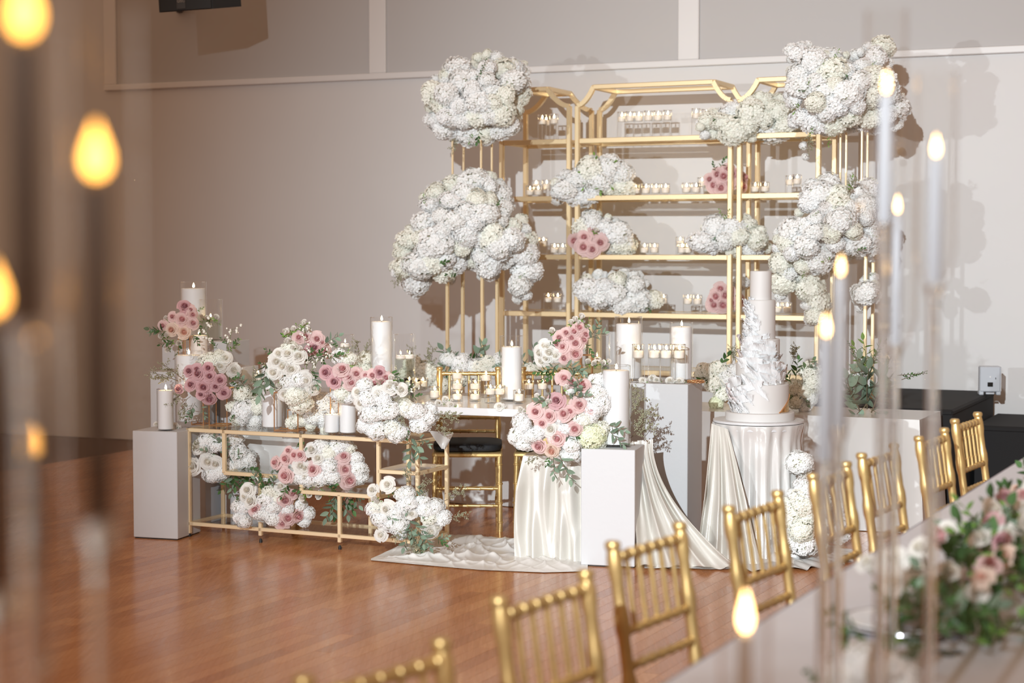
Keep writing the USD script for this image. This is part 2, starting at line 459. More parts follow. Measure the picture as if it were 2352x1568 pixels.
def rose_mesh(seed, n0, n1, N, spread=1.0):
    """Petals n0..n1 of N: each a cupped sheet wrapped round the axis, the outer ones wider, lower and rolled back at the lip."""
    rs = random.Random(seed); parts = []
    for k in range(n0, n1):
        t = k / (N - 1.0); az = k * 2.39996 + rs.uniform(-.25, .25)
        nu, nv = 9, 8
        U, V = np.meshgrid(np.linspace(-1, 1, nu), np.linspace(0, 1, nv))
        half = (1.75 - .95 * t) * (.30 + .70 * np.sin(np.pi * (.10 + .62 * V)) ** .8)
        r0 = .045 + .60 * t ** .9                                     # radius at the lip
        r = r0 * (.40 + .60 * V ** .6) + .30 * spread * t ** 1.5 * np.maximum(0, V - .55) ** 1.6 * 3.2 - .5 * r0 * (1 - V) ** 2
        top = .80 - .62 * t ** 1.3
        z = top - (top + .45) * (1 - V) ** 1.5 - .42 * spread * t * np.maximum(0, V - .72) ** 2 * 9 * .35
        point = .07 * t * V ** 3 * (1 - np.abs(U)) ** .7 - .05 * U ** 2 * V
        r = r * (1 - .55 * max(0, 1 - t / .45) * V ** 3)
        r = np.maximum(r + .03 * t * U ** 2 * V + rs.uniform(-.012, .012), .004)
        a = az + U * half
        parts.append(grid(np.stack([np.cos(a) * r, np.sin(a) * r, z + point - .25], -1)))
    return cat(parts)


def rolled(seed):
    """The furled heart of a rose: a ribbon rolled up about the axis, closed below."""
    n = 46; th = np.linspace(0, 2 * np.pi * 2.6, n); r = .02 + .235 * (th / th[-1]) ** .85; V = np.linspace(0, 1, 5)[:, None]
    rr = r[None] * (.72 + .28 * V) + .02 * V ** 2; z = .02 + (.47 - .30 * (r / .255) ** 1.5 + .03 * np.sin(th * 1.3 + seed))[None] * V
    sp = grid(np.stack([np.cos(th)[None] * rr, np.sin(th)[None] * rr, z + .1 * (1 - r / .26)[None] * V], -1))
    fl = lathe([(.30, -.1), (.25, .08), (.16, .28), (.06, .42), (0, .46)], 16)
    return cat([sp, moved(fl, np.eye(3), (0, 0, -.05))])


def sepals(seed=0):
    parts = []
    for k in range(5):
        a = k * 1.2566; U, V = np.meshgrid(np.linspace(-1, 1, 3), np.linspace(0, 1, 5))
        r = .12 + .38 * V; w = .13 * (1 - V) + .01
        parts.append(grid(np.stack([np.cos(a) * r - np.sin(a) * U * w, np.sin(a) * r + np.cos(a) * U * w, -.5 + .1 * V ** 2 + 0 * U], -1)))
    parts.append(tube([(0, 0, -.42), (0, .02, -.7), (.03, .05, -1.2)], [.12, .06, .045], 6))
    return cat(parts)


ROSE = {}
for key, mt in (('R', 'rose_pink'), ('M', 'rose_mauve'), ('P', 'rose_peach'), ('W', 'rose_white')):
    ROSE[key] = []
    for v in range(3):
        p = proto('rose')
        obj('petals', rose_mesh(v * 7 + 1, 8, 21, 21, .85 + .2 * v), mt, p, smooth=True)
        bud = rolled(v)
        obj('heart', cat([rose_mesh(v * 7 + 1, 4, 8, 21), bud]), mt + '_heart', p, smooth=True)
        obj('sepals', sepals(), 'sepal', p, smooth=True)
        ROSE[key].append(p)
BUD = []
for v in range(2):
    p = proto('rosebud')
    obj('petals', cat([moved(rose_mesh(40 + v, 0, 9, 21), np.diag([1.5, 1.5, 1.25]), (0, 0, .1))]), 'rose_white', p, smooth=True)
    obj('sepals', moved(sepals(), np.diag([1.3, 1.3, .8]), (0, 0, .05)), 'leaf_bright', p, smooth=True)
    BUD.append(p)


def leaf_mesh(L, wd, bend=.2, fold=.25, n=7):
    U, V = np.meshgrid(np.linspace(-1, 1, 3), np.linspace(0, 1, n))
    w = wd * np.sin(np.pi * np.clip(V, .0, 1) ** .8) ** .9 * .5 + .0005
    return grid(np.stack([U * w, bend * L * V ** 2 + fold * np.abs(U) * w, V * L], -1))


def sprig(name, seed, nleaf, L, wd, mt, stem_mt, droop=.25, round_=False):
    rs = random.Random(seed); p = proto(name)
    z = np.linspace(0, 1, 9); cx = droop * .3 * np.sin(z * 2 + seed); cy = -droop * z ** 2
    obj('stem', tube(np.stack([cx, cy, z], 1), np.linspace(.016, .006, 9), 5), stem_mt, p, smooth=True)
    for k in range(nleaf):
        t = .12 + .86 * k / (nleaf - 1); q = np.array([np.interp(t, z, cx), np.interp(t, z, cy), t])
        side = 1 if k % 2 else -1; s = (1.0 - .35 * t) * rs.uniform(.8, 1.15)
        dirv = np.array([side * rs.uniform(.5, 1.1), rs.uniform(-.6, .5), rs.uniform(.2, .9)])
        if k == nleaf - 1: dirv = np.array([rs.uniform(-.2, .2), -.2, 1.0])
        obj('leaf', moved(leaf_mesh(L * s, wd * s, rs.uniform(-.05, .25)), toward(dirv, rs.uniform(-60, 60)), q), mt, p, smooth=True)
    return p


EUC = [sprig('eucalyptus_sprig', s, 8, .48, .26, 'leaf_euc', 'stem_brown') for s in (1, 2, 3)]
SALAL = [sprig('leafy_sprig', s, 7, .46, .28, 'leaf_green', 'stem_green', .15) for s in (4, 5)]
BRIGHT = [sprig('fresh_sprig', s, 8, .34, .16, 'leaf_bright', 'stem_green', .2) for s in (6, 7)]
TRAIL = [sprig('trailing_sprig', s, 16, .13, .085, 'leaf_green', 'stem_brown', .1) for s in (8,)]


def seeded(seed, mt='seed', stem='stem_brown', n=26, rad=.022, nb=14):
    rs = random.Random(seed); p = proto('seeded_sprig' if mt == 'seed' else 'berry_sprig'); st, sd_ = [], []
    st.append(tube([(0, 0, 0), (.03, -.02, .5), (0, .0, .95)], [.012, .009, .004], 4))
    for k in range(nb):
        z0 = .2 + .75 * k / nb; a = rs.uniform(0, 6.28); q = np.array([0, 0, z0]); e = q + np.array([math.cos(a) * .24, math.sin(a) * .24, rs.uniform(.02, .25)]) * rs.uniform(.6, 1.15)
        st.append(tube([q, (q + e) / 2 + np.array([0, 0, .02]), e], [.006, .004, .003], 3))
        for j in range(n // 2):
            f = rs.uniform(.35, 1.08); c = q + (e - q) * f + np.array([rs.gauss(0, .028) for _ in range(3)])
            b = trimesh.creation.icosahedron(); b.apply_scale(rad * rs.uniform(.6, 1.2)); b.apply_translation(c); sd_.append(b)
    obj('stem', cat(st), stem, p); obj('seeds' if mt == 'seed' else 'berries', cat(sd_), mt, p, smooth=True)
    return p


SEED = [seeded(s) for s in (1, 2)]
BERRY = [seeded(s, 'berry', 'stem_green', 8, .055, 8) for s in (3, 4)]
frng = random.Random(5)


def flower(parent, kind, pos, r, face):
    """One flower or sprig as a part of an arrangement. r: radius (sprigs: length) in metres."""
    tw = frng.uniform(0, 360)
    if kind[0] in 'HCG':
        R = toward(np.array([frng.gauss(0, 1) for _ in range(3)]), tw) * r / 1.0; src, nm = frng.choice(HYD[kind]), 'hydrangea'
        R = np.diag([frng.uniform(.9, 1.2), 1, frng.uniform(.82, 1.05)]) @ R * 1.06
    elif kind in ROSE:
        R = toward(face + np.array([frng.gauss(0, .22) for _ in range(3)]), tw) * r / .78; src, nm = frng.choice(ROSE[kind]), 'rose'
    elif kind == 'B':
        R = toward(face + np.array([frng.gauss(0, .25), 0, .5]), tw) * r / .55; src, nm = frng.choice(BUD), 'rosebud'
    else:
        tab = {'E': (EUC, 'eucalyptus_sprig'), 'L': (SALAL, 'leafy_sprig'), 'F': (BRIGHT, 'fresh_sprig'), 'S': (SEED, 'seeded_sprig'), 'Y': (BERRY, 'berry_sprig'), 'T': (TRAIL, 'trailing_sprig')}[kind]
        x = np.cross(np.array([0, -1.0, 0]), face); R = toward(face, 0)
        # leaves spread across the view: turn the sprig's side axis across the camera
        z = R[:, 2]; xa = np.cross(np.array([0, 1.0, 0]), z); xa /= np.linalg.norm(xa) + 1e-9; ya = np.cross(z, xa); R = np.stack([xa, ya, z], 1) @ Rz(frng.uniform(-25, 25)) * r
        src, nm = frng.choice(tab[0]), tab[1]
    copy(src, f'{parent}/{nm}', R, pos)


def poly_fill(poly, d, thick, rpx, kinds, gap=1.35):
    pg = sg.Polygon(poly).buffer(0).buffer(-rpx * .62); out = []
    if pg.is_empty: return out
    E = max(pg.distance(sg.Point(1e6, 1e6)) * 0 + 1, 1)
    x0, y0, x1, y1 = pg.bounds; pts = []
    for _ in range(6000):
        x, y = frng.uniform(x0, x1), frng.uniform(y0, y1)
        if pg.contains(sg.Point(x, y)) and all((x - a) ** 2 + (y - b) ** 2 > (gap * rpx) ** 2 for a, b in pts): pts.append((x, y))
    ed = [pg.boundary.distance(sg.Point(*q)) for q in pts]; E = max(max(ed), 1)
    for (x, y), e in zip(pts, ed):
        q = min(1, e / E); dome = thick * math.sqrt(max(0, 1 - (1 - q) ** 2)) * frng.uniform(.8, 1.05)
        out.append((frng.choice(kinds), x, y, rpx * frng.uniform(.72, 1.28), d - dome))
        if q > .25 and frng.random() < .6: out.append((frng.choice(kinds), x + frng.uniform(-8, 8), y + frng.uniform(-8, 8), rpx, d + dome * .9))
    rim = sg.Polygon(poly).buffer(0).buffer(-rpx * .3).exterior
    for q in np.arange(0, rim.length, rpx * .8):
        p = rim.interpolate(q + frng.uniform(-6, 6)); out.append((frng.choice(kinds), p.x, p.y, rpx * frng.uniform(.35, .6), d - frng.uniform(-.06, .08)))
    return out


def arrangement(label, cat_, d, spec='', polys=(), thick=.2, rpx=30, kinds=('Hb', 'Hb', 'Cb'), group=None, name='flower_arrangement', gap=1.1, bulge=1.0):
    """spec: 'K x y r [extra]' separated by ';'. For flowers extra = metres nearer the camera; for sprigs r = length in pixels and extra = direction in degrees (0 right, 90 up)."""
    items = []
    for s in spec.split(';'):
        q = s.split()
        if q: items.append((q[0], *[float(v) for v in q[1:]]))
    fl = [i for i in items if i[0][0] in 'HCGRMPWB']
    pts = np.array([(i[1], i[2]) for i in fl] or [(p[0], p[1]) for g in polys for p in g] or [(i[1], i[2]) for i in items])
    c = pts.mean(0); mx = max(np.abs(pts - c).max(), 20.0); k = d / F
    base = W(c[0], pts[:, 1].max(), d)
    root = thing(name, label, cat_, base, 0, group)
    cen = W(c[0], c[1], d + .06)
    for g in polys:
        for kd, x, y, r, dd in poly_fill(g, d, thick, rpx, kinds, gap):
            flower(root, kd, W(x, y, dd) - base, r * dd / F, np.array([0, -1.0, .2]))
    for it in items:
        kd, x, y, r = it[:4]; ex = it[4] if len(it) > 4 else 0.0
        if kd in 'ELFSYT' and len(kd) == 1:
            an = math.radians(ex); face = np.array([math.cos(an), -.28, math.sin(an)]); q = W(x, y, d - (thick * .9 if polys else .08 * bulge + .02)); flower(root, kd, q - base, r * k, face); continue
        rho = min(1, np.hypot(x - c[0], y - c[1]) / (mx * 1.15))
        b = bulge * .55 * mx * k * math.sqrt(1 - rho * rho) + ex + (.025 if kd in 'RMPWB' else 0)
        q = W(x, y, d - b); face = q - cen; face = face / np.linalg.norm(face) + np.array([0, -.9, .12])
        flower(root, kd, q - base, r * (d - b) / F, face)
    return root


# ------------------------------------------------------------------ candles and glass
def flame_mesh(h, r):
    z = np.array([0, .08, .2, .35, .55, .75, .9, 1.0]); q = np.array([.25, .7, .95, 1.0, .78, .45, .2, .02])
    return lathe(np.stack([q * r, z * h], 1), 12)


def candle_parts(root, r, h, mat, flame=.028, well=True, deep=False, smooth=35):
    e = min(.004, r * .2)
    obj('wax', lathe([(0, 0), (r - e, 0), (r, e), (r, h - e), (r - e, h), (r * .8, h - e * .3), (r * .55, h - e * 1.4), (0, h - e * 1.8)]), mat, root, smooth=smooth)
    obj('wick', tube([(0, 0, h - .008), (.001, 0, h + .004), (.003, 0, h + .009)], .0013, 5), 'wick', root)
    obj('flame', moved(flame_mesh(flame, flame * .23), np.eye(3), (.002, 0, h + .005)), 'flame_deep' if deep else 'flame', root, smooth=True)


def glass_cylinder(root, r, h, base=.012, wall=.003, name='wall'):
    obj(name, lathe([(r, h), (r, .003), (r - .003, 0), (0, 0)], 40), 'glass', root, smooth=40)
    obj('rim', lathe([(r - wall, h - .002), (r - wall, h), (r + .0004, h), (r + .0004, h - .002), (r - wall, h - .002)], 40), 'clear_rod', root, smooth=40)
    obj('base', lathe([(0, base), (r - .001, base)], 36), 'glass', root, smooth=40)


def pillar(label, px, top, w, z0, d, mat='wax', glass=None, gw=None, glabel=None, base_h=0.0, flame=.03):
    """A pillar candle on a surface at height z0, distance d; optional glass cylinder to pixel row glass, gw wide."""
    p = W(px, top, d); r = w * d / F / 2; h = p[2] - z0 - base_h
    pos = np.array([p[0], p[1], z0 + base_h])
    t = thing('pillar_candle', label, 'candle', pos)
    candle_parts(t, r, h, mat, flame)
    if glass:
        g = W(px, glass, d); t = thing('glass_cylinder', glabel, 'glass vase', (p[0], p[1], z0))
        glass_cylinder(t, (gw or w * 1.08) * d / F / 2 + .003, g[2] - z0, base=min(.01, max(base_h - .001, .004)))
    return pos


VOT = {}


def votive_protos():
    p = VOT['candle'] = proto('votive_candle')
    candle_parts(p, .0265, .038, 'wax_votive', .026)
    for nm, r, h, b in (('short', .034, .085, .012), ('mid', .034, .13, .06), ('tall', .034, .20, .125)):
        p = VOT[nm] = proto('votive_glass')
        w = .003
        obj('cup', lathe([(0, b), (r - w, b + .002), (r - w, h - .001), (r - w / 2, h), (r, h - .001), (r, .002), (r - .003, 0), (0, 0)], 28), 'glass', p, smooth=40)
        obj('rim', lathe([(r - w, h - .004), (r - w, h), (r + .0006, h), (r + .0006, h - .004), (r - w, h - .004)], 28), 'clear_rod', p, smooth=40)
        obj('base', lathe([(0, .008), (r * .6, .006), (r - .004, .0025)], 24), 'glass', p, smooth=40)
        VOT[nm + '_b'] = b + .0025


votive_protos()


def votive(kind, pos, label_g, label_c, sc=1.0, group=None, zs=1.0):
    g = copy(VOT[kind], '/World/votive_glass', np.diag([sc, sc, sc * zs]), pos); tag(g, label_g, 'votive glass', group and group + ' glasses')
    c = copy(VOT['candle'], '/World/votive_candle', np.diag([sc, sc, sc * min(1, zs * 1.1)]), np.asarray(pos) + np.array([0, 0, VOT[kind + '_b'] * sc * zs])); tag(c, label_c, 'candle', group and group + ' candles')


ORD = ['leftmost', 'second from the left', 'third from the left', 'fourth from the left', 'fifth from the left', 'sixth from the left', 'seventh from the left']


# ------------------------------------------------------------------ gold shelf unit
SH = Frame(W(1500, 700, 12.3)[:2], 25.0)
SD = .42                                                    # depth
lev = [zat(1500, y, SH.d(1500)) for y in (313, 447, 585, 719)]
ztop = zat(1500, 194, SH.d(1500)); zpost = zat(1320, 243, SH.d(1320))
uu = [SH.u(x, 600) for x in (1148, 1312, 1321, 1682, 1692, 1884)]
lev += [lev[-1] - .405, lev[-1] - .81]
T = .034


def shelf_unit(ua, ub, label, cornerw):
    root = thing('gold_shelf_unit', label, 'shelf unit', SH.at(ua), -SH.yaw)
    wd = ub - ua
    for w in (0, SD):
        for u in (T / 2, wd - T / 2):
            obj('post', bar((u, w, 0), (u, w, zpost), T), 'gold_brush', root)
        zt_ = ztop
        for s in (0, 1):
            pts = []
            for a in np.linspace(0, 1, 7):
                x = cornerw * a; z = zpost + (zt_ - zpost) * (a ** 1.9)
                pts.append((x + T / 2 if s == 0 else wd - T / 2 - x, w, z))
            obj('arch', cat([bar(pts[i], np.array(pts[i + 1]) + (np.array(pts[i + 1]) - np.array(pts[i])) * .06, T * .95, r=.0006) for i in range(6)]), 'gold_brush', root)
        obj('top_rail', bar((cornerw + T / 2, w, zt_), (wd - cornerw - T / 2, w, zt_), T), 'gold_brush', root)
    for u in (cornerw + T / 2, wd - cornerw - T / 2): obj('top_rail', bar((u, 0, ztop), (u, SD, ztop), T), 'gold_brush', root)
    for z in lev:
        zz = z - .018
        obj('shelf_frame', cat([bar((T, 0, zz), (wd - T, 0, zz), .024, .036), bar((T, SD, zz), (wd - T, SD, zz), .024, .036), bar((T / 2, 0, zz), (T / 2, SD, zz), .024), bar((wd - T / 2, 0, zz), (wd - T / 2, SD, zz), .024)]), 'gold_brush', root)
        obj('glass_shelf', box(wd - T * 2, SD - T, .008, (wd / 2, SD / 2, z - .006)), 'glass_shelf', root)
    return root


shelf_unit(uu[0], uu[1], 'narrow gold metal shelf unit with arched top at the left of the display', .17)
shelf_unit(uu[2], uu[3], 'wide gold metal shelf unit with angled arched top in the middle of the display', .125)
shelf_unit(uu[4], uu[5], 'narrow gold metal shelf unit at the right half hidden by the tall white flowers', .13)


def on_shelf(px, k, w=.2):
    return SH.at(SH.u(px, 600, w), w, lev[k])


SHELF_V = [  # shelf, place, [(px, kind, depth into the shelf)]
    (0, 'left on the top gold shelf', [(1245, 'tall', .2), (1254, 'tall', .3), (1272, 'tall', .18)]),
    (0, 'in the top shelf row', [(1427, 'tall', .22), (1446, 'tall', .2), (1466, 'tall', .22), (1488, 'tall', .2), (1510, 'tall', .22), (1532, 'tall', .2)]),
    (0, 'by flowers on the top gold shelf', [(1597, 'tall', .15), (1620, 'tall', .24)]),
    (1, 'left on the second gold shelf', [(1217, 'short', .12), (1231, 'mid', .28), (1236, 'short', .12), (1255, 'mid', .25)]),
    (1, 'in the second shelf row', [(1460, 'short', .14), (1483, 'short', .14), (1506, 'short', .14), (1528, 'short', .14)]),
    (1, 'by pink roses on the second shelf', [(1576, 'short', .1), (1598, 'short', .1), (1611, 'mid', .3), (1648, 'mid', .33)]),
    (1, 'right on the second gold shelf', [(1733, 'short', .15), (1756, 'short', .15), (1813, 'mid', .26), (1829, 'mid', .12)]),
    (2, 'left on the third gold shelf', [(1227, 'mid', .28), (1248, 'mid', .28), (1273, 'short', .14), (1292, 'short', .14)]),
    (2, 'mid third gold shelf', [(1420, 'mid', .3), (1444, 'mid', .3), (1480, 'short', .15), (1503, 'short', .15)]),
    (2, 'right on the third gold shelf', [(1562, 'mid', .28), (1587, 'mid', .28), (1566, 'short', .1), (1580, 'short', .12)]),
    (3, 'left on the fourth gold shelf', [(1259, 'mid', .2), (1281, 'mid', .2)]),
    (3, 'mid fourth gold shelf', [(1524, 'mid', .2), (1580, 'mid', .18), (1603, 'mid', .18)]),
    (3, 'right of cake on the fourth shelf', [(1787, 'short', .15), (1809, 'short', .15)]),
]
SIZES = {'short': 'short', 'mid': 'medium', 'tall': 'tall'}
for k, place, vs in SHELF_V:
    vs = sorted(vs)
    for i, (px, kind, w) in enumerate(vs):
        o = ORD[i] + f' of {len(vs)}' if len(vs) > 1 else 'only'
        votive(kind, on_shelf(px, k, w), f'{SIZES[kind]} votive glass {place}, {o}', f'votive candle {place}, {o}', .98)

# ------------------------------------------------------------------ tall flower stands and their flowers
def harlow(label, px_rods, d, ztop_, zmid, wd, dp, low):
    base = W(px_rods, 700, d); base[2] = 0
    root = thing('flower_stand', label, 'flower stand', base, -25)
    for sx in (-1, 1):
        for sy in (-1, 1):
            obj('rod', bar((sx * wd / 2, sy * dp / 2, zmid), (sx * wd / 2, sy * dp / 2, ztop_), .0125), 'gold_frame', root)
            obj('leg', bar((sx * low / 2, sy * dp * .7, 0), (sx * low / 2, sy * dp * .7, zmid), .022), 'gold_brush', root)
    obj('top_plate', rbox(wd + .05, dp + .05, .012, (0, 0, ztop_), r=.003), 'gold_frame', root)
    obj('middle_plate', rbox(low + .05, dp * 1.4 + .05, .014, (0, 0, zmid), r=.003), 'gold_brush', root)
    obj('foot_plate', rbox(low + .08, dp * 1.4 + .08, .012, (0, 0, .006), r=.003), 'gold_brush', root)


DL, DR = 12.15, 11.35
harlow('tall gold rod flower stand left of the shelves under white flowers', 1085, DL, zat(1085, 285, DL), zat(1085, 560, DL), .22, .17, .27)
harlow('tall gold rod flower stand right of the shelves under white flowers', 1958, DR, zat(1958, 265, DR), zat(1958, 520, DR), .14, .15, .22)

UL = [(972, 205), (985, 178), (1030, 165), (1045, 138), (1078, 150), (1098, 116), (1140, 118), (1165, 150), (1185, 128), (1208, 140), (1216, 200), (1205, 240), (1190, 262), (1195, 300), (1150, 318), (1120, 332), (1070, 312), (1010, 322), (985, 280)]
LL = [(965, 450), (990, 420), (1060, 408), (1105, 392), (1140, 400), (1160, 430), (1180, 470), (1172, 500), (1205, 498), (1224, 570), (1222, 630), (1217, 684), (1183, 694), (1168, 650), (1190, 612), (1150, 622), (1140, 644), (1100, 644), (1085, 612), (1045, 622), (1035, 654), (990, 640), (972, 684), (938, 684), (934, 645), (902, 645), (902, 600), (913, 556), (945, 515), (960, 500)]
UR = [(1808, 110), (1850, 95), (1900, 118), (1960, 122), (1990, 100), (2010, 84), (2046, 94), (2050, 160), (2062, 200), (2078, 260), (2062, 292), (2000, 304), (1980, 292), (1940, 304), (1880, 302), (1818, 292), (1803, 230), (1813, 180)]
LR = [(1783, 530), (1833, 480), (1850, 422), (1900, 405), (1960, 430), (2005, 410), (2032, 470), (2030, 560), (2012, 600), (1960, 592), (1905, 612), (1893, 660), (1892, 744), (1858, 744), (1843, 690), (1840, 640), (1822, 642), (1802, 684), (1783, 684), (1776, 600)]
WH = ('Hb', 'Hb', 'Cb')
arrangement('large round mass of white hydrangeas atop the left gold stand', 'flower arrangement', DL, polys=[UL], thick=.30, rpx=27, gap=1.02,
            spec='T 1090 190 60 60; L 1120 190 22 130; F 1060 220 16 30; L 1180 230 24 200; F 1150 260 18 20; L 1100 300 30 260; F 1085 305 26 250; S 1050 310 40 250; L 1020 225 14 40; F 1035 275 14 70')
arrangement('wide drooping mass of white hydrangeas halfway down the left gold stand', 'flower arrangement', DL - .02, polys=[LL], thick=.34, rpx=27, gap=1.02,
            spec='F 975 470 22 90; L 1060 480 18 60; L 1040 540 20 200; F 1090 520 16 20; L 1140 480 18 70; L 1000 610 30 20; L 1050 625 26 200; F 1190 640 18 40; S 925 620 40 240; F 1170 560 14 100; L 1010 470 14 70')
arrangement('large upright mass of white hydrangeas atop the right gold stand', 'flower arrangement', DR, polys=[UR], thick=.34, rpx=27, gap=1.02,
            spec='F 1915 135 22 60; F 1865 175 20 250; F 1835 235 30 240; L 1945 195 20 100; L 1965 215 24 280; F 1890 150 12 80; F 2000 150 14 40; L 1850 205 16 200; F 1870 290 24 250; S 1860 300 50 262; H 1845 335 10; H 1850 360 9; F 1905 310 26 270')
arrangement('long trailing mass of white hydrangeas halfway down the right gold stand', 'flower arrangement', DR - .02, polys=[LR, [(1962, 690), (1984, 638), (2016, 628), (2012, 692), (1980, 722)]], thick=.34, rpx=26, gap=1.02,
            spec='S 1945 450 50 70; F 1950 440 34 80; F 1860 500 16 40; L 1875 520 20 10; F 1880 500 14 100; L 1840 590 16 60; F 1910 590 26 200; L 1960 580 24 20; F 1850 620 18 250; F 1995 635 16 40; L 1930 480 14 60')


def sh_d(px, w): return SH.d(px, w)


arrangement('white and cream hydrangeas spilling over the right end of the top gold shelf', 'flower arrangement', sh_d(1720, .05), polys=[[(1598, 292), (1620, 255), (1690, 240), (1740, 214), (1790, 218), (1832, 260), (1852, 312), (1800, 314), (1740, 320), (1690, 328), (1650, 314), (1608, 318)]], thick=.14, rpx=27, kinds=('Hb', 'Cb', 'Cb'), spec='L 1660 270 22 200; L 1676 266 18 330; F 1745 285 12 60')
arrangement('white hydrangeas with green leaves on the second gold shelf', 'flower arrangement', sh_d(1360, .08), polys=[[(1266, 420), (1290, 398), (1320, 388), (1335, 358), (1385, 358), (1432, 370), (1452, 400), (1452, 442), (1420, 452), (1360, 457), (1340, 468), (1310, 462), (1266, 464)]], thick=.12, rpx=26, kinds=('Hb', 'Cb', 'Hb'), spec='F 1375 395 42 110; F 1365 395 48 240; F 1372 400 46 275; F 1380 400 42 310; F 1370 400 40 180; F 1378 392 40 30')
arrangement('white hydrangeas with a cluster of pink roses on the third gold shelf', 'flower arrangement', sh_d(1380, .12), polys=[[(1326, 512), (1350, 488), (1392, 488), (1432, 510), (1448, 545), (1452, 578), (1395, 580), (1390, 545), (1326, 548)]], thick=.1, rpx=25, kinds=('Hb', 'Cb', 'Hb'), spec='R 1320 553 18 .05; R 1340 567 20 .08; R 1364 528 19 .05; R 1360 573 19 .08; R 1379 557 19 .07; R 1342 545 18 .06; F 1364 545 16 80; B 1368 530 8 .1')
arrangement('white hydrangeas on the third gold shelf beside the right post', 'flower arrangement', sh_d(1680, .08), polys=[[(1588, 572), (1608, 520), (1640, 500), (1720, 498), (1752, 520), (1772, 572), (1735, 588), (1690, 588), (1640, 585)]], thick=.12, rpx=26, kinds=('Hb', 'Cb', 'Hb'), spec='F 1662 505 26 60; F 1660 500 22 120; E 1632 575 28 70; F 1645 545 20 320; F 1705 535 18 60')
arrangement('mound of white hydrangeas on the fourth gold shelf above the big candle', 'flower arrangement', sh_d(1410, .08), polys=[[(1326, 645), (1370, 624), (1472, 624), (1492, 650), (1482, 700), (1440, 724), (1400, 708), (1345, 702), (1326, 682)]], thick=.13, rpx=26, kinds=('Hb', 'Cb', 'Hb'), spec='Cb 1502 690 22; L 1482 700 20 300; F 1410 645 12 60')
arrangement('tight bunch of pink roses on the second gold shelf left of the right post', 'flower arrangement', sh_d(1660, .12), spec='R 1640 425 18; R 1662 405 20; R 1655 430 19; R 1676 420 17; R 1648 400 17; R 1672 390 18; R 1630 412 15; M 1680 400 16; L 1655 385 24 60; L 1645 392 20 110; R 1708 408 17 -.1; R 1706 428 15 -.1')
arrangement('round bunch of pink roses on the fourth gold shelf behind the cake', 'flower arrangement', sh_d(1655, .15), spec='R 1640 700 18; R 1660 700 19; R 1678 695 18; R 1645 680 18; R 1665 678 19; R 1655 664 17; R 1674 668 16; R 1636 690 14; Hb 1702 650 18 -.1; R 1700 690 16 -.1')

# ------------------------------------------------------------------ satin-covered tables
srng = random.Random(21)


def drape_rect(sx, sy, h, amp, n=220, nz=14, seed=0, flare=.03):
    """Cloth over a rectangular table: top sheet plus a folded skirt. Centre at the origin, floor at z = 0."""
    rs = random.Random(seed); per = []
    for (a, b, L) in (((-sx / 2, -sy / 2), (sx / 2, -sy / 2), sx), ((sx / 2, -sy / 2), (sx / 2, sy / 2), sy), ((sx / 2, sy / 2), (-sx / 2, sy / 2), sx), ((-sx / 2, sy / 2), (-sx / 2, -sy / 2), sy)):
        k = max(6, int(n * L / (2 * (sx + sy))))
        for i in range(k): per.append((a[0] + (b[0] - a[0]) * i / k, a[1] + (b[1] - a[1]) * i / k))
    per = np.array(per); m = len(per); nrm = per / (np.linalg.norm(per, axis=1, keepdims=True))
    d = np.roll(per, -1, 0) - np.roll(per, 1, 0); nrm = np.stack([d[:, 1], -d[:, 0]], 1); nrm /= np.linalg.norm(nrm, axis=1, keepdims=True)
    s = np.cumsum(np.linalg.norm(np.roll(per, -1, 0) - per, axis=1)); wv = np.zeros(m)
    for q in range(5): wv += rs.uniform(.3, 1) * np.sin(s * rs.uniform(6, 20) + rs.uniform(0, 6))
    cor = np.min([np.hypot(per[:, 0] - a * sx / 2, per[:, 1] - b * sy / 2) for a in (-1, 1) for b in (-1, 1)], 0); wv = wv / 2.2 + 1.6 * np.exp(-(cor / .07) ** 2)
    rows = []
    for z in np.linspace(1, 0, nz):
        off = (amp * (1 - z) ** .8 * wv + flare * (1 - z) ** 1.5 + .003)
        rows.append(np.column_stack([per + nrm * off[:, None], np.full(m, .004 + z * (h - .004))]))
    sk = np.array(rows); sk = np.concatenate([sk, sk[:, :1]], 1)
    return grid(np.ascontiguousarray(sk.transpose(1, 0, 2))), rbox(sx, sy, .012, (0, 0, h - .006), r=.004)


def satin_table(name, label, cat_, pos, yaw, sx, sy, h, amp, mat, seed=0, flare=.03):
    root = thing(name, label, cat_, pos, yaw)
    sk, tp = drape_rect(sx, sy, h, amp, seed=seed, flare=flare)
    obj('table_top', rbox(sx - .02, sy - .02, .03, (0, 0, h - .028)), 'plinth_white', root)
    for a in (-1, 1):
        for b in (-1, 1): obj('leg', bar((a * (sx / 2 - .06), b * (sy / 2 - .06), 0), (a * (sx / 2 - .06), b * (sy / 2 - .06), h - .04), .035), 'gold_chair', root)
    cl = thing('tablecloth', label.replace('table', 'tablecloth', 1), 'tablecloth', pos, yaw)
    obj('cloth_top', tp, mat, cl); obj('skirt', sk, mat, cl, smooth=60)


bp = G(2108, 1226)
BK = Frame(bp[:2], 24.8)
BH = zat(2112, 964, bp[1]); BL = BK.u(540, 700)
satin_table('side_table', 'long low table under white satin behind the couple and the cake', 'table', BK.at(BL / 2, .30), -24.8, -BL, .60, BH, .012, 'satin', 3)

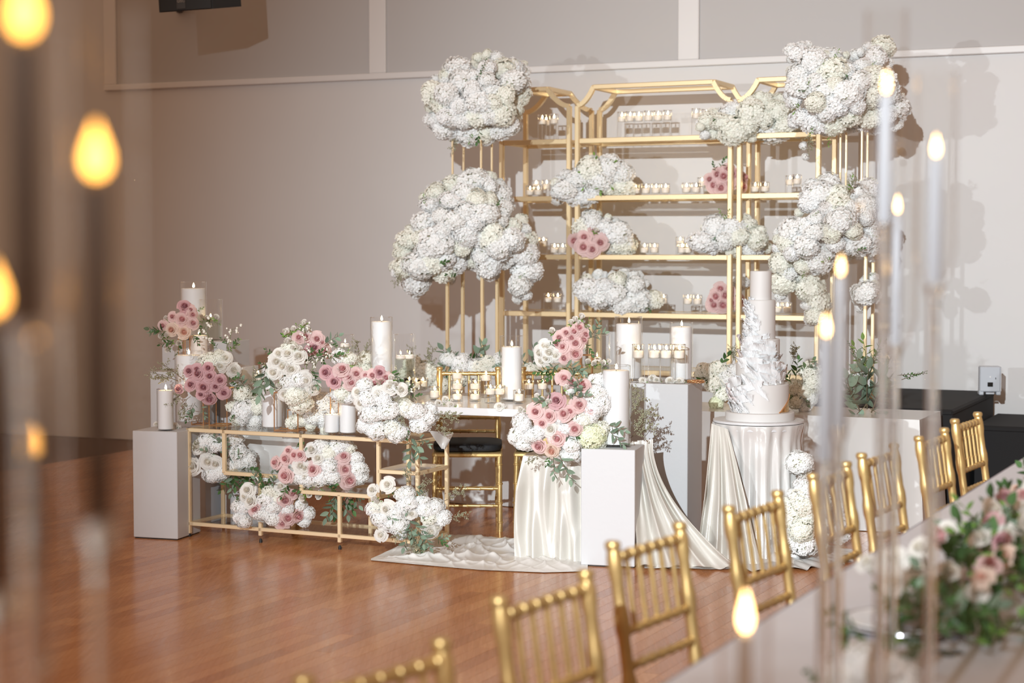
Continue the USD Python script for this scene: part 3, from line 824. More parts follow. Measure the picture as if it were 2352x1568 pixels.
# white sweetheart table
fp = W(1002, 934, 9.62); TW = Frame(W(1100, 937, 9.5)[:2], 21.0)
TH_ = zat(1100, 937, 9.5)
ul, ur = TW.u(560, 900), TW.u(1265, 950)
t = thing('sweetheart_table', 'glossy white rectangular table with stacked candles for the couple', 'table', TW.at(ul), -21)
L = ur - ul
obj('tabletop', rbox(L, .72, .042, (L / 2, .36, TH_ - .021), r=.003), 'table_white', t)
obj('apron', rbox(L - .4, .2, .04, (L / 2, .5, TH_ - .062)), 'table_white', t)
for x in (.08, L - .2): obj('leg', bar((x, .5, 0), (x, .5, TH_ - .05), .05), 'gold_chair', t)
# satin hung over the table's left part
nx, nz_ = 60, 22
u0, u1 = TW.u(556, 1000), TW.u(700, 1000)
UU, VV = np.meshgrid(np.linspace(u0, u1, nx), np.linspace(0, 1, nz_))
sag = .012 * np.sin(VV * 22 + 4 * ((UU - u0) / (u1 - u0) - .5) ** 2 * 6) + .01 * np.sin(UU * 30)
X = np.stack([TW.o[0] + UU * TW.a[0] + (-.025 - sag * VV) * TW.n[0], TW.o[1] + UU * TW.a[1] + (-.025 - sag * VV) * TW.n[1], TH_ + .004 - VV * .56], -1)
Xt = np.stack([TW.o[0] + UU[:2] * TW.a[0] + np.array([[.7], [-.025]]) * TW.n[0], TW.o[1] + UU[:2] * TW.a[1] + np.array([[.7], [-.025]]) * TW.n[1], np.full((2, nx), TH_ + .004)], -1)
cl = thing('satin_runner', 'white satin cloth hanging from the table end behind the gold console', 'cloth')
obj('drop', grid(X), 'satin', cl, smooth=True); obj('top_fold', grid(Xt), 'satin', cl)


# ------------------------------------------------------------------ plinths
def plinth(label, pxl, pxr, py_b, h, yaw, depth=None, d=None):
    """A square plinth whose front face runs from pxl to pxr at the floor."""
    d = d or G((pxl + pxr) / 2, py_b)[1]
    f = Frame(W(pxl, 900, d)[:2], yaw); w = f.u(pxr, 900); dp = depth or w
    t = thing('plinth', label, 'plinth', f.at(w / 2, dp / 2), -yaw)
    obj('body', rbox(w, dp, h - .006, (0, 0, (h - .006) / 2 + .006), r=.003), 'plinth_white', t)
    obj('base', rbox(w - .012, dp - .012, .008, (0, 0, .004), r=.001), 'black_foot', t)
    return f, w, dp


P1H = zat(357, 985, 9.85)
F1, w1, _ = plinth('low white plinth left of the gold console with a slim candle', 303, 405, 1235, P1H, 17)
F2, w2, _ = plinth('medium white plinth behind the low one at the left end', 345, 470, 1190, .90, 20, .3, d=10.35)
F3, w3, _ = plinth('tallest white plinth at the far left carrying the topmost glass candle', 373, 520, 1170, 1.06, 20, .3, d=10.85)
F4, w4, _ = plinth('white plinth partly hidden behind the white roses left of the console', 505, 557, 1170, zat(530, 842, 10.3), 20, .2, d=10.3)
PMH = zat(1335, 1026, 8.97)
FM, wm, _ = plinth('low bright white plinth in the middle with a big candle and roses', 1335, 1459, 1299, PMH, 14)
PTH = zat(1500, 881, 9.55)
FT, wt, _ = plinth('tall bright white plinth in front of the shelves with four tall votives', 1447, 1580, 1250, PTH, 20, d=9.6)

# ------------------------------------------------------------------ gold console table
c0, c1 = G(432, 1231), G(964, 1277)
cy = math.degrees(math.atan2(-(c1 - c0)[1], (c1 - c0)[0]))
CF = Frame(c0[:2], cy); CL = np.hypot(*(c1 - c0)[:2]); CD = .33
CH = (zat(432, 983, c0[1]) + zat(964, 1010, c1[1])) / 2
con = thing('console_table', 'gold metal console table with open glass shelves full of flowers', 'console table', c0, -cy)
B = .021
ux = {k: CF.u(v, 1100) for k, v in dict(A=432, B=516, C=598, D=693, E=780, F=870, G=964).items()}
zl, z1, z2, z3 = zat(436, 1198, c0[1]) - .008, .375, .30, .44
for w in (0, CD):
    for k, a, b in (('A', 0, CH), ('B', z1, CH), ('C', .02, z1), ('D', z2, CH), ('E', .02, z2), ('F', z2, CH), ('G', 0, CH)):
        x = min(max(ux[k], B / 2), CL - B / 2)
        obj('upright', bar((x, w, a + (.018 if a < .03 else 0)), (x, w, b), B), 'gold_frame', con)
        if a < .03: obj('foot', lathe([(0, 0), (.009, 0), (.009, .012), (.005, .022), (0, .022)], 12), 'black_foot', con); stage.GetPrimAtPath(con + '/foot' + ('' if used[con + '/foot'] == 1 else f"_{used[con + '/foot'] - 1:03d}")).GetAttribute('points').Set(Vt.Vec3fArray.FromNumpy((lathe([(0, 0), (.009, 0), (.009, .012), (.005, .022), (0, .022)], 12).vertices + np.array([x, w, 0])).astype(np.float32)))
for nm, za, xa, xb in (('top_frame', CH - B / 2, 0, CL), ('bottom_frame', zl, 0, CL), ('shelf_frame', z1, ux['B'], ux['D']), ('shelf_frame', z2, ux['D'], ux['F']), ('shelf_frame', z3, ux['F'], CL)):
    obj(nm, cat([bar((xa, w, za), (xb, w, za), B) for w in (0, CD)] + [bar((x, 0, za), (x, CD, za), B) for x in (max(xa, B / 2), min(xb, CL - B / 2))]), 'gold_frame', con)
    obj('glass_top' if nm == 'top_frame' else 'glass_shelf', box(xb - xa - .01, CD - .012, .008, ((xa + xb) / 2, CD / 2, za + B / 2 - .003)), 'glass_shelf', con)

# ------------------------------------------------------------------ chairs
def ringed(p, q, r, n, bulge=1.28):
    """A turned bamboo-style stick with n rings."""
    p, q = np.array(p, float), np.array(q, float); ts, rs = [0], [r]
    for i in range(n):
        c = (i + .5) / n
        for dt, k in ((-.012, 1), (-.006, bulge), (.006, bulge), (.012, 1)): ts.append(c + dt); rs.append(r * k)
    ts.append(1); rs.append(r)
    return tube(p + (q - p) * np.array(ts)[:, None], rs, 10)


CHAIR = proto('chiavari_chair')


def build_chair(c):
    """Seat towards -y (the sitter faces -y), back at +y; floor at z = 0."""
    W2, sz, top = .175, .445, .905
    for s in (-1, 1):
        pts = [(s * W2, .215, 0), (s * W2, .18, sz), (s * (W2 - .0), .20, sz + .15), (s * W2, .245, top)]
        ts = np.linspace(0, 1, 34); cum = np.array([0, .48, .65, 1.0]); P = np.stack([np.interp(ts, cum, [q[k] for q in pts]) for k in range(3)], 1)
        rr = np.full(34, .0155); rr[[4, 5, 12, 13, 20, 21, 26, 27, 31, 32]] = .0195
        obj('post', tube(P, rr, 12), 'gold_chair', c, smooth=50)
        obj('finial', moved(lathe([(0, -.012), (.016, -.010), (.020, -.002), (.020, .006), (.016, .012), (0, .014)], 14), np.eye(3), (s * W2, .246, top + .006)), 'gold_chair', c, smooth=40)
        obj('front_leg', ringed((s * .19, -.20, 0), (s * .185, -.19, sz), .0155, 4), 'gold_chair', c, smooth=50)
        for z in (.17, .27): obj('side_stretcher', ringed((s * .188, -.195, z), (s * .176, .20, z), .0095, 4), 'gold_chair', c, smooth=50)
    for z in (.15, .25): obj('front_stretcher', ringed((-.187, -.196, z), (.187, -.196, z), .0095, 5), 'gold_chair', c, smooth=50)
    obj('rear_stretcher', ringed((-.175, .205, .2), (.175, .205, .2), .0095, 4), 'gold_chair', c, smooth=50)
    yb = lambda z: np.interp(z, [sz, sz + .15, top], [.18, .20, .245])
    for z, r in ((top - .022, .0125), (top - .20, .0105), (top - .283, .0105), (top - .363, .0105)):
        obj('back_rail', ringed((-W2, yb(z), z), (W2, yb(z), z), r, 7, 1.24), 'gold_chair', c, smooth=50)
    for i in range(5):
        x = -W2 + 2 * W2 * (i + 1) / 6
        obj('spindle', ringed((x, yb(top - .20), top - .20), (x, yb(top - .025), top - .025), .0068, 2), 'gold_chair', c, smooth=50)
    obj('seat', rbox(.405, .405, .028, (0, -.005, sz), r=.008), 'gold_chair', c)
    cu = trimesh.creation.icosphere(3); v = cu.vertices; v = np.sign(v) * np.abs(v) ** .45; cu = trimesh.Trimesh(v * np.array([.20, .205, .028]) + np.array([0, -.01, sz + .04]), cu.faces, process=False)
    obj('cushion', cu, 'cushion_black', c, smooth=True)
    for s in (-1, 1): obj('cushion_tie', rbox(.042, .042, .03, (s * W2, .182, sz + .035), r=.005), 'cushion_black', c)


build_chair(CHAIR)


def chair(label, pos, yaw, group=None):
    p = copy(CHAIR, '/World/chiavari_chair', Rz(yaw), pos); tag(p, label, 'chair', group)


# the couple's two chairs
for px, lab in ((1077, 'gold chiavari chair with black cushion behind the white table, the left of two'), (1262, 'gold chiavari chair behind the white table, half hidden by pink roses')):
    d = 10.42; p = W(px, 838, d); chair(lab, (p[0], p[1] - .245, 0), 0 if px < 1200 else -4)

# the long dinner table and its row of chairs
TD = np.array([.435, .90]); TD /= np.linalg.norm(TD); TN = np.array([TD[1], -TD[0]])       # along the table, and to its right
TABH = .76
e0 = np.array([.57, 3.98])
tc = e0 + TD * 1.0 + TN * .385
satin_table('dinner_table', 'long dinner table under pale grey satin running along the right foreground', 'table', (tc[0], tc[1], 0), 90 - math.degrees(math.atan2(TD[0], TD[1])) - 0, 9.0, .77, TABH, .012, 'satin_grey', 9)
CH_Z = .917
rowlab = ['nearest gold chair, only its top rail in view at the bottom edge', 'second nearest blurred gold chair in the row along the dinner table', 'third gold chair in the row, in front of the low white plinth', 'fourth gold chair in the row, in front of the satin cake table',
          'fifth gold chair in the row, in front of the floor hydrangeas', 'sixth gold chair in the row, in front of the satin side table', 'seventh gold chair in the row, by the satin table corner', 'farthest gold chair in the row, in front of the black riser']
CHAIRS = []
for k, ((ax, ay), (bx, by)) in enumerate((((712, 1556), (1003, 1476)), ((1161, 1372), (1334, 1318)), ((1416, 1246), (1555, 1206)), ((1683, 1163), (1779, 1133)), ((1879, 1090), (1933, 1064)), ((1985, 1043), (2049, 1022)), ((2118, 1004), (2163, 986)), ((2197, 965), (2243, 949)))):
    a, b = G(ax, ay, CH_Z), G(bx, by, CH_Z); mid = (a + b)[:2] / 2; v = (b - a)[:2]
    yaw = math.degrees(math.atan2(v[1], v[0]))
    if k > 3: yaw = .5 * yaw + .5 * 58
    f = np.array([math.sin(math.radians(yaw)), -math.cos(math.radians(yaw))])        # facing
    pos = mid + f * .245; CHAIRS.append((pos, f))
    chair(rowlab[k], (pos[0], pos[1], 0), yaw)

# ------------------------------------------------------------------ cake and cake table
cd = 9.22; kc = cd / F
cb = W(1742, 968, cd); CTH = cb[2] - .002
n_, nz_ = 240, 26
A = np.linspace(0, 2 * np.pi, n_); rs = random.Random(4); wv = np.zeros(n_)
for q in (7, 11, 16, 23): wv += rs.uniform(.5, 1) * np.sin(q * A + rs.uniform(0, 6)) / 2.4
rt = 106 * kc; rows = [np.stack([np.cos(A) * .01, np.sin(A) * .01, np.full(n_, CTH)], 1), np.stack([np.cos(A) * rt * .97, np.sin(A) * rt * .97, np.full(n_, CTH)], 1)]
for z in np.linspace(1, 0, nz_):
    q = 1 - z; r = rt * (1 - .10 * math.sin(min(1, q * 1.2) * math.pi) + .22 * q ** 3) + (.005 + .026 * q ** .5) * wv * (.35 + 1.3 * meshkit.fbm(np.stack([np.cos(A) * 2.2, np.sin(A) * 2.2, np.full(n_, q * 1.6)], 1), 2, 3)) - .014 * np.abs(np.sin(A * 5 + 1)) * math.exp(-((q - .1) / .08) ** 2)
    rows.append(np.stack([np.cos(A) * r, np.sin(A) * r, np.full(n_, .008 + z * (CTH - .012))], 1))
for q, hgt in ((.06, .02), (.12, .012), (.2, .004)):
    r = rt * 1.22 + (.023 + q * .15) * wv + q
    rows.append(np.stack([np.cos(A) * r, np.sin(A) * r, hgt + .012 * np.abs(np.sin(A * 17 + q * 40))], 1))
ct = thing('cake_table', 'small round cake table hidden under a white satin cloth', 'table', (cb[0], cb[1], 0))
obj('top', lathe([(0, CTH - .03), (rt * .96, CTH - .03), (rt * .96, CTH - .006), (0, CTH - .006)], 40), 'plinth_white', ct, smooth=30)
obj('pedestal', lathe([(0, 0), (.17, 0), (.17, .02), (.04, .05), (.035, CTH - .05), (.12, CTH - .03), (0, CTH - .03)], 24), 'plinth_white', ct, smooth=30)
cl = thing('tablecloth', 'gathered white satin cloth falling from the cake table to the floor', 'tablecloth', (cb[0], cb[1], 0))
obj('cloth', grid(np.array(rows).transpose(1, 0, 2)), 'satin', cl, smooth=True)

ck = thing('wedding_cake', 'tall six-tier white wedding cake with torn sugar ruffles down its left side', 'cake', (cb[0], cb[1], CTH + .003))
zc = lambda y: zat(1746, y, cd) - CTH - .003
obj('board', lathe([(0, 0), (104 * kc, 0), (104 * kc, .012), (0, .012)], 48), 'cake_board', ck, smooth=30)
tiers = [(79, .012, zc(944)), (66, zc(944), zc(880)), (55, zc(880), zc(831)), (44.5, zc(831), zc(777)), (34, zc(777), zc(688)), (24.5, zc(688), zc(622))]
tx0 = 3 * kc
for r, a, b in tiers:
    r *= kc
    obj('tier', moved(lathe([(0, a), (r - .001, a), (r, a + .002), (r, b - .004), (r - .004, b), (0, b)], 48), np.eye(3), (tx0, 0, 0)), 'icing', ck, smooth=30)


def ruffle(az, z, wd, ht, rad, seed, tilt=.3, out=.02):
    """A torn-edged sheet of sugar paste wrapped on the cake."""
    rs = random.Random(seed); nu, nv = 17, 9
    U, V = np.meshgrid(np.linspace(-1, 1, nu), np.linspace(0, 1, nv))
    edge = np.array([rs.uniform(-.12, .12) for _ in range(nu)]); edge = np.convolve(np.r_[edge[-1], edge, edge[0]], [.3, .4, .3], 'valid') * 1.3
    ph = rs.uniform(0, 6); wav = .55 * np.sin(U * rs.uniform(4, 6) + ph + V * 2) + .15 * np.sin(U * 11 + ph)
    a = az + U * wd / rad * .5 + tilt * .15 * V
    hh = ht * (V + edge[None] * V) * (1 - .25 * U ** 2)
    r = rad + .004 + out * V ** 1.5 * (1 + wav) + .004 * np.sin(U * 20 + V * 5)
    return grid(np.stack([np.cos(a) * r + tx0, np.sin(a) * r, z + hh + tilt * U * wd * .5], -1))


rs = random.Random(8)
for k in range(84):
    zz = (k + rs.random()) / 84; z = zc(940) + zz * (zc(684) - zc(940))
    rad = next(r * kc for r, a, b in reversed(tiers) if a <= z + .001) if z > .012 else 79 * kc
    lo, hi = np.interp(zz, [0, .25, .5, .75, 1], [-3.5, -3.4, -3.4, -3.3, -3.2]), np.interp(zz, [0, .1, .3, .45, .58, .72, 1], [-2.5, -1.9, -.7, -.45, -1.2, -2.0, -2.7])
    az = lo + (hi - lo) * rs.random() ** .8
    s = np.interp(zz, [0, .4, .7, 1], [.95, 1.0, .75, .5]) * rs.uniform(.7, 1.25)
    mt = 'icing_white' if rs.random() < .85 or az > -2.6 else 'icing_blush'
    obj('ruffle', ruffle(az, z - .012, .105 * s, .046 * s, rad, 100 + k, rs.uniform(-.8, .4), rs.uniform(.006, .020) * s), mt, ck, smooth=True)
U, V = np.meshgrid(np.linspace(-.95, -.08, 12), np.linspace(0, 1, 6))
hgt = (zc(905) - zc(942)) * np.clip((U + .95) / .85, 0, 1) ** .8
obj('gold_leaf', grid(np.stack([np.cos(U) * (66.4 * kc) + tx0, np.sin(U) * (66.4 * kc), zc(943) + V * hgt], -1)), 'gold_leaf', ck, smooth=True)
aa = np.linspace(-1.0, -.1, 12)
obj('gold_edge', tube(np.stack([np.cos(aa) * 67 * kc + tx0, np.sin(aa) * 67 * kc, zc(943) + (zc(903) - zc(942)) * np.clip((aa + .95) / .85, 0, 1) ** .8], 1), .0035, 6), 'copper_wire', ck)

# ------------------------------------------------------------------ loose satin
def sheet(name, label, fn, nu, nv, mat, cat_='cloth'):
    U, V = np.meshgrid(np.linspace(0, 1, nu), np.linspace(0, 1, nv))
    t = thing(name, label, cat_); obj('cloth', grid(fn(U, V)), mat, t, smooth=True)


def fold(p, seed, s=1.0):
    """Crumpled cloth: sharp ridges between soft valleys, 0..1."""
    a = meshkit.fbm(np.asarray(p) * s, 2, seed); return 1 - np.abs(2 * a - 1) * 1.6


def puddle(U, V):
    # from the tip at the left to the plinth at the right; V from the front edge to the back edge
    xs = 852 + U * (1350 - 852)
    fr_ = np.interp(U, [0, .2, .5, .8, 1], [1288, 1297, 1310, 1316, 1313]); bk = np.interp(U, [0, .1, .25, .45, .65, .85, 1], [1284, 1262, 1240, 1232, 1240, 1240, 1236])
    ys = fr_ + (bk - fr_) * V
    P = np.stack([G(x, y) for x, y in zip(xs.ravel(), ys.ravel())]).reshape(*xs.shape, 3)
    n1 = meshkit.fbm(np.stack([U * 5, V * 3, U * 0], -1), 2, 3); n2 = meshkit.fbm(np.stack([U * 9, V * 4, U * 0 + 5], -1), 2, 4)
    env = np.clip(np.minimum(V, 1 - V) * 4.5, 0, 1) ** .8 * np.clip(U * 4, 0, 1) * np.clip((1 - U) * 10, .15, 1)
    rdg = lambda f: (1 - np.abs(np.sin(np.pi * f))) ** 2.2
    f1 = V * 3.2 + 1.3 * n1 + .3 * np.sin(U * 7); f2 = U * 7 + 2.2 * n2 + V * 2.6; f3 = U * 12 - V * 3 + 2.5 * n1
    P[..., 2] = .004 + env * (.017 * rdg(f1) * (.3 + n2) + .017 * rdg(f2) * (.2 + n1) + .007 * rdg(f3) + .012 * n2)
    P[..., 2] += .025 * np.exp(-((V - .84) / .12) ** 2) * np.clip(U * 5, 0, 1) * np.clip((1 - U) * 10, 0, 1) * (.4 + n1)
    return P


sheet('satin_train', 'crumpled white satin train lying on the floor left of the low plinth', puddle, 260, 110, 'satin_floor')

# satin-draped stand left of the low plinth: a wrapped block
DS = 9.15; kd = DS / F
dl, dr = W(1208, 1045, DS + .02), W(1345, 1045, DS - .08); dz = dl[2]
f = Frame(dl[:2], math.degrees(math.atan2(-(dr - dl)[1], (dr - dl)[0]))); dw = np.hypot(*(dr - dl)[:2])
t = thing('draped_stand', 'white stand under a satin drape below the pink rose cascade', 'stand', f.at(dw / 2, .13), -f.yaw)
obj('block', rbox(dw - .03, .23, dz - .02, (0, 0, (dz - .02) / 2)), 'plinth_white', t)
obj('foot', rbox(dw - .05, .2, .006, (0, 0, .003), r=.001), 'black_foot', t)


def drop(U, V):
    x = U * (dw + .01) - .005; q = V
    ridge = .020 * np.sin(U * 17 + .8 + q * 2.0) + .014 * np.sin(U * 31 + 2 - q * 3.5) + .012 * fold(np.stack([U * 3, q * 2, U * 0], -1), 5)
    swag = .03 * np.clip(1 - np.abs((U - .62 - .28 * q) * 6), 0, 1) * (q > .02)
    w = -.03 - (ridge + swag) * np.clip(q * 3, 0, 1) - .05 * q ** 2
    z = np.where(q < .02, dz + .003, dz * (1 - q) + .006) + .0
    x = x - .02 * np.sin(q * 3) * (U < .5) * (1 - U) - .03 * q * (1 - U) + .0 * U
    return np.stack([f.o[0] + x * f.a[0] + w * f.n[0], f.o[1] + x * f.a[1] + w * f.n[1], z], -1)


sheet('satin_drape', 'cream satin drape hanging over the stand left of the low plinth', drop, 90, 50, 'satin_warm')
X = np.array([[f.at(-.005, -.03, dz + .004), f.at(dw + .005, -.03, dz + .004)], [f.at(-.005, .25, dz + .004), f.at(dw + .005, .25, dz + .004)]])
obj('top_fold', grid(X), 'satin_warm', '/World/satin_drape')


def cascade(U, V):
    """From the low plinth's right corner, fanning down to the floor towards the cake."""
    tl, tr = W(1450, 1012, 9.12), W(1500, 1008, 9.12)
    bl, br = G(1462, 1302), G(1700, 1306)
    top = tl + (tr - tl) * U[..., None] ** 1.0; bot = bl + (br - bl) * U[..., None]
    q = V[..., None]; s = V ** .9
    q = q ** (1 + .45 * U[..., None]); P = top * (1 - q) + bot * q; P[..., 2] = (top * (1 - V[..., None]) + bot * V[..., None])[..., 2]
    P[..., 0] -= .05 * np.sin(V * np.pi) * U
    r = .035 * np.sin(U * 20 + 1) + .02 * np.sin(U * 37 + V * 3) + .015 * fold(np.stack([U * 4, V * 3, U * 0], -1), 7)
    P[..., 1] -= (.01 + r * np.clip(V * 2, 0, 1)) + .05 * V ** 3
    P[..., 2] = np.maximum(P[..., 2], .006) + .0
    P[..., 2] += np.clip((V - .8) * 5, 0, 1) ** 2 * .012 * (1 + np.sin(U * 22))
    return P


sheet('satin_cascade', 'cream satin fanning from the low plinth down to the floor beside it', cascade, 90, 50, 'satin_warm')


def cascade2(U, V):
    """From the left edge of the cake table down, pooling between the plinths."""
    tl, tr = W(1634, 972, 9.15), W(1672, 985, 9.06)
    bl, br = G(1592, 1290), G(1748, 1304)
    q = V[..., None]
    P = (tl + (tr - tl) * U[..., None]) * (1 - q) + (bl + (br - bl) * (U ** 1.2)[..., None]) * q
    r = .03 * np.sin(U * 16 + 2) + .02 * np.sin(U * 33 + V * 2) + .012 * fold(np.stack([U * 4, V * 3, U * 0 + 2], -1), 8)
    P[..., 1] -= .05 * np.sin(V * np.pi) + r * np.clip(V * 2, 0, 1) + .04 * V ** 3
    P[..., 2] = np.maximum(P[..., 2], .008) + np.clip((V - .8) * 5, 0, 1) ** 2 * .012 * (1 + np.sin(U * 20))
    return P


sheet('satin_cascade', 'cream satin swag sweeping from the cake table down to the floor', cascade2, 90, 50, 'satin_warm')


def pool(U, V):
    xs = 1480 + U * (1893 - 1480); fr_ = np.interp(U, [0, .4, .8, .95, 1], [1306, 1309, 1308, 1300, 1272]); bk = fr_ - np.interp(U, [0, .1, .5, .9, 1], [8, 40, 60, 40, 6])
    ys = fr_ + (bk - fr_) * V
    P = np.stack([G(x, y) for x, y in zip(xs.ravel(), ys.ravel())]).reshape(*xs.shape, 3)
    q = np.stack([P[..., 0] * 6, P[..., 1] * 5, P[..., 2]], -1); env = np.clip(np.minimum(V, 1 - V) * 4, .12, 1) * np.clip(np.minimum(U, 1 - U) * 8, .1, 1)
    P[..., 2] = .003 + env * (.045 * np.clip(fold(q, 13), 0, 1) ** 1.4 + .015 * np.clip(fold(q, 19, 2.5), 0, 1)); return P


sheet('satin_train', 'white satin pooled on the floor in front of the cake table', pool, 140, 40, 'satin_floor')

# ------------------------------------------------------------------ candles of the display
top_c = CH                                                   # console and low plinth height
pillar('big white pillar candle topmost on the tallest plinth at far left', 444, 662, 55, 1.06, 10.98, glass=647, gw=58, glabel='glass cylinder round the topmost candle at far left', base_h=.012)
pillar('ivory pillar candle behind the mauve roses at far left', 457, 770, 38, .90, 10.5, 'wax_ivory')
pillar('wide white pillar candle in glass rising behind the mauve roses', 433, 815, 57, P1H, 10.02, glass=806, gw=61, glabel='glass cylinder round the wide candle behind the mauve roses', base_h=.03)
pillar('slim white pillar candle on the low left plinth', 380, 896, 35, P1H, F1.d(380, .07), glass=892, gw=38, glabel='slim glass cylinder on the low left plinth', base_h=.008)
def con_d(px, w): return CF.d(px, w)
pillar('big white pillar candle on the console left of the white roses', 625, 838, 47, CH, con_d(625, .17), glass=834, gw=50, glabel='glass cylinder round the big candle on the console', base_h=.012)
pillar('small short pillar candle at the front of the console', 762, 951, 33, CH, con_d(762, .09), glass=948, gw=36, glabel='low glass cylinder at the front of the console', base_h=.008)
pillar('medium pillar candle beside the small one on the console', 799, 910, 37, CH, con_d(799, .12), glass=907, gw=40, glabel='medium glass cylinder beside the low one on the console', base_h=.008)
pillar('tall white pillar candle behind the console centre above the pink roses', 876, 738, 46, TH_, 9.95, glass=728, gw=49, glabel='tall glass cylinder behind the console above the pink roses', base_h=.01)
pillar('white candle in a tall glass between the couple chairs', 1175, 796, 46, TH_, 9.95, glass=771, gw=51, glabel='tall glass cylinder between the couple chairs', base_h=.012)
pillar('biggest white pillar candle on the low middle plinth', 1415, 850, 61, PMH, FM.d(1412, .14), glass=838, gw=65, glabel='large glass cylinder on the low middle plinth', base_h=.014)
pillar('big white pillar candle at the left back of the tall middle plinth', 1444, 743, 58, PTH, FT.d(1444, .2), glass=727, gw=62, glabel='wide glass cylinder at the left back of the tall middle plinth', base_h=.012)
pillar('white pillar candle at the right back of the tall middle plinth', 1565, 750, 48, PTH, FT.d(1565, .24), glass=740, gw=51, glabel='narrower glass cylinder at the right back of the tall middle plinth', base_h=.012)


def water_vase(px, top, wtop, w, z0, d, label, flabels, cands):
    p = W(px, top, d); r = w * d / F / 2; hw = zat(px, wtop, d) - z0
    t = thing('glass_vase', label, 'glass vase', (p[0], p[1], z0)); glass_cylinder(t, r, p[2] - z0, .012)
    obj('water', lathe([(0, .013), (r - .0055, .013), (r - .0055, hw), (0, hw)], 32), 'water', t, smooth=30)
    for (dx, dy), lb in zip(cands, flabels):
        c = thing('floating_candle', lb, 'candle', (p[0] + dx, p[1] + dy, z0 + hw - .008))
        candle_parts(c, .026, .024, 'wax_ivory', .02)


water_vase(483, 687, 735, 56, 1.06, 10.93, 'glass vase of water beside the topmost far left candle', ['floating candle in the far left water vase'], [(.0, .0)])
water_vase(792, 768, 795, 44, TH_, 9.95, 'glass water vase behind the pink roses on the console', ['floating candle in the water vase behind the pink roses'], [(0, .0)])
water_vase(929, 767, 822, 50, TH_, 9.8, 'glass water vase with two floating candles right of the tall pillar candle', ['left floating candle in the water vase beside the tall pillar candle', 'right floating candle in the water vase beside the tall pillar candle'], [(-.022, -.01), (.026, .012)])
water_vase(1371, 768, 828, 62, PMH + .06, 9.35, 'glass water vase behind the pink rose cascade', ['floating candle in the water vase behind the rose cascade'], [(0, 0)])
arrangement('ring of small white buds floating in the vase behind the rose cascade', 'flowers', 9.31, 'B 1352 832 8; B 1366 836 8; B 1384 834 8; B 1396 830 7; F 1360 840 18 200; F 1385 842 18 330', bulge=.3)
arrangement('small white flowers floating in the far left water vase', 'flowers', 10.89, 'B 466 728 7; B 478 732 8; B 495 730 8; F 478 735 22 200; F 490 735 20 330', bulge=.3)
# rigid block under that vase
obj_t = thing('riser_block', 'small white block under the water vase behind the rose cascade', 'block', (*W(1371, 900, 9.35)[:2], 0))
obj('body', rbox(.24, .16, PMH + .058, (0, 0, (PMH + .058) / 2)), 'plinth_white', obj_t); obj('base', rbox(.22, .14, .004, (0, 0, .002), r=.001), 'black_foot', obj_t)

# candles on the white table: singles and stacks
TBL = [(998, 918, 1, 'short', 'single votive left of the stacks on the white table'), (1050, 921, 3, 'short', 'three-high votive stack on the white table'), (1091, 921, 2, 'short', 'two-high votive stack on the white table'),
       (1116, 912, 1, 'tall', 'tall votive behind the pair on the white table'), (1126, 925, 1, 'mid', 'left votive of the taller pair on the white table'), (1148, 925, 1, 'mid', 'right votive of the taller pair on the white table'),
       (1192, 926, 1, 'short', 'single votive right of the big glass on the white table'), (1214, 912, 1, 'mid', 'tall votive left of the rose cascade'), (1246, 912, 1, 'mid', 'tall votive half hidden under the rose cascade'),
       (940, 905, 1, 'mid', 'left votive of the sparkling trio behind the hydrangeas'), (955, 908, 1, 'mid', 'middle votive of the sparkling trio behind the hydrangeas'), (971, 906, 1, 'mid', 'right votive of the sparkling trio behind the hydrangeas')]
for px, pyb, n, kind, lb in TBL:
    p = G(px, pyb, TH_); sc = .98 if kind != 'mid' else 1.0
    for k in range(n):
        pos = p + np.array([0, 0, k * .0855 * sc * .73]) if n > 1 else p
        s2 = .70 if n > 1 else (.78 if kind != 'short' else .9)
        lv = '' if n == 1 else [', bottom', ', middle' if n == 3 else ', top', ', top'][k]
        votive(kind, p + np.array([0, 0, k * .0855 * s2]), 'clear glass of the ' + lb + lv, 'candle in the ' + lb + lv, 1.0 if kind == 'short' else .98, zs=s2)
# four tall votives on the tall plinth
for i, px in enumerate((1466, 1503, 1530, 1560)):
    p = FT.at(FT.u(px, 868, .06), .06, PTH); votive('tall', p, f'tall votive glass on the tall white plinth, {ORD[i]} of four', f'votive candle on the tall white plinth, {ORD[i]} of four', 1.0 * zat(px, 790, p[1]) / zat(px, 790, p[1]) * (zat(px, 790, p[1]) - PTH) / .20)
for px, py, d, lb in ((552, 895, 10.3, 'small votive behind the white roses left of the console'), (593, 880, 10.2, 'small votive beside the big console candle')):
    z = zat(px, py, d); st = thing('candle_block', 'low white block under the ' + lb, 'block', (W(px, py, d)[0], d, 0)); obj('body', rbox(.1, .1, z - .001, (0, 0, (z - .001) / 2)), 'plinth_white', st); obj('base', rbox(.09, .09, .004, (0, 0, .002), r=.001), 'black_foot', st)
    votive('short', (W(px, py, d)[0], d, z), 'clear glass of the ' + lb, 'candle in the ' + lb, .95)

# gold ring on the tall plinth
p = FT.at(FT.u(1598, 878, .10), .10, PTH)
t = thing('gold_ring', 'twisted gold wire ring lying on the right end of the tall plinth', 'ring', p)
aa = np.linspace(0, 2 * np.pi, 60)
for k in range(3): obj('strand', tube(np.stack([np.cos(aa) * (.042 + .006 * np.cos(aa * 5 + k * 2.1)), np.sin(aa) * (.042 + .006 * np.cos(aa * 5 + k * 2.1)), .011 + .006 * np.sin(aa * 5 + k * 2.1)], 1), .003, 6, False), 'copper_wire', t, smooth=True)


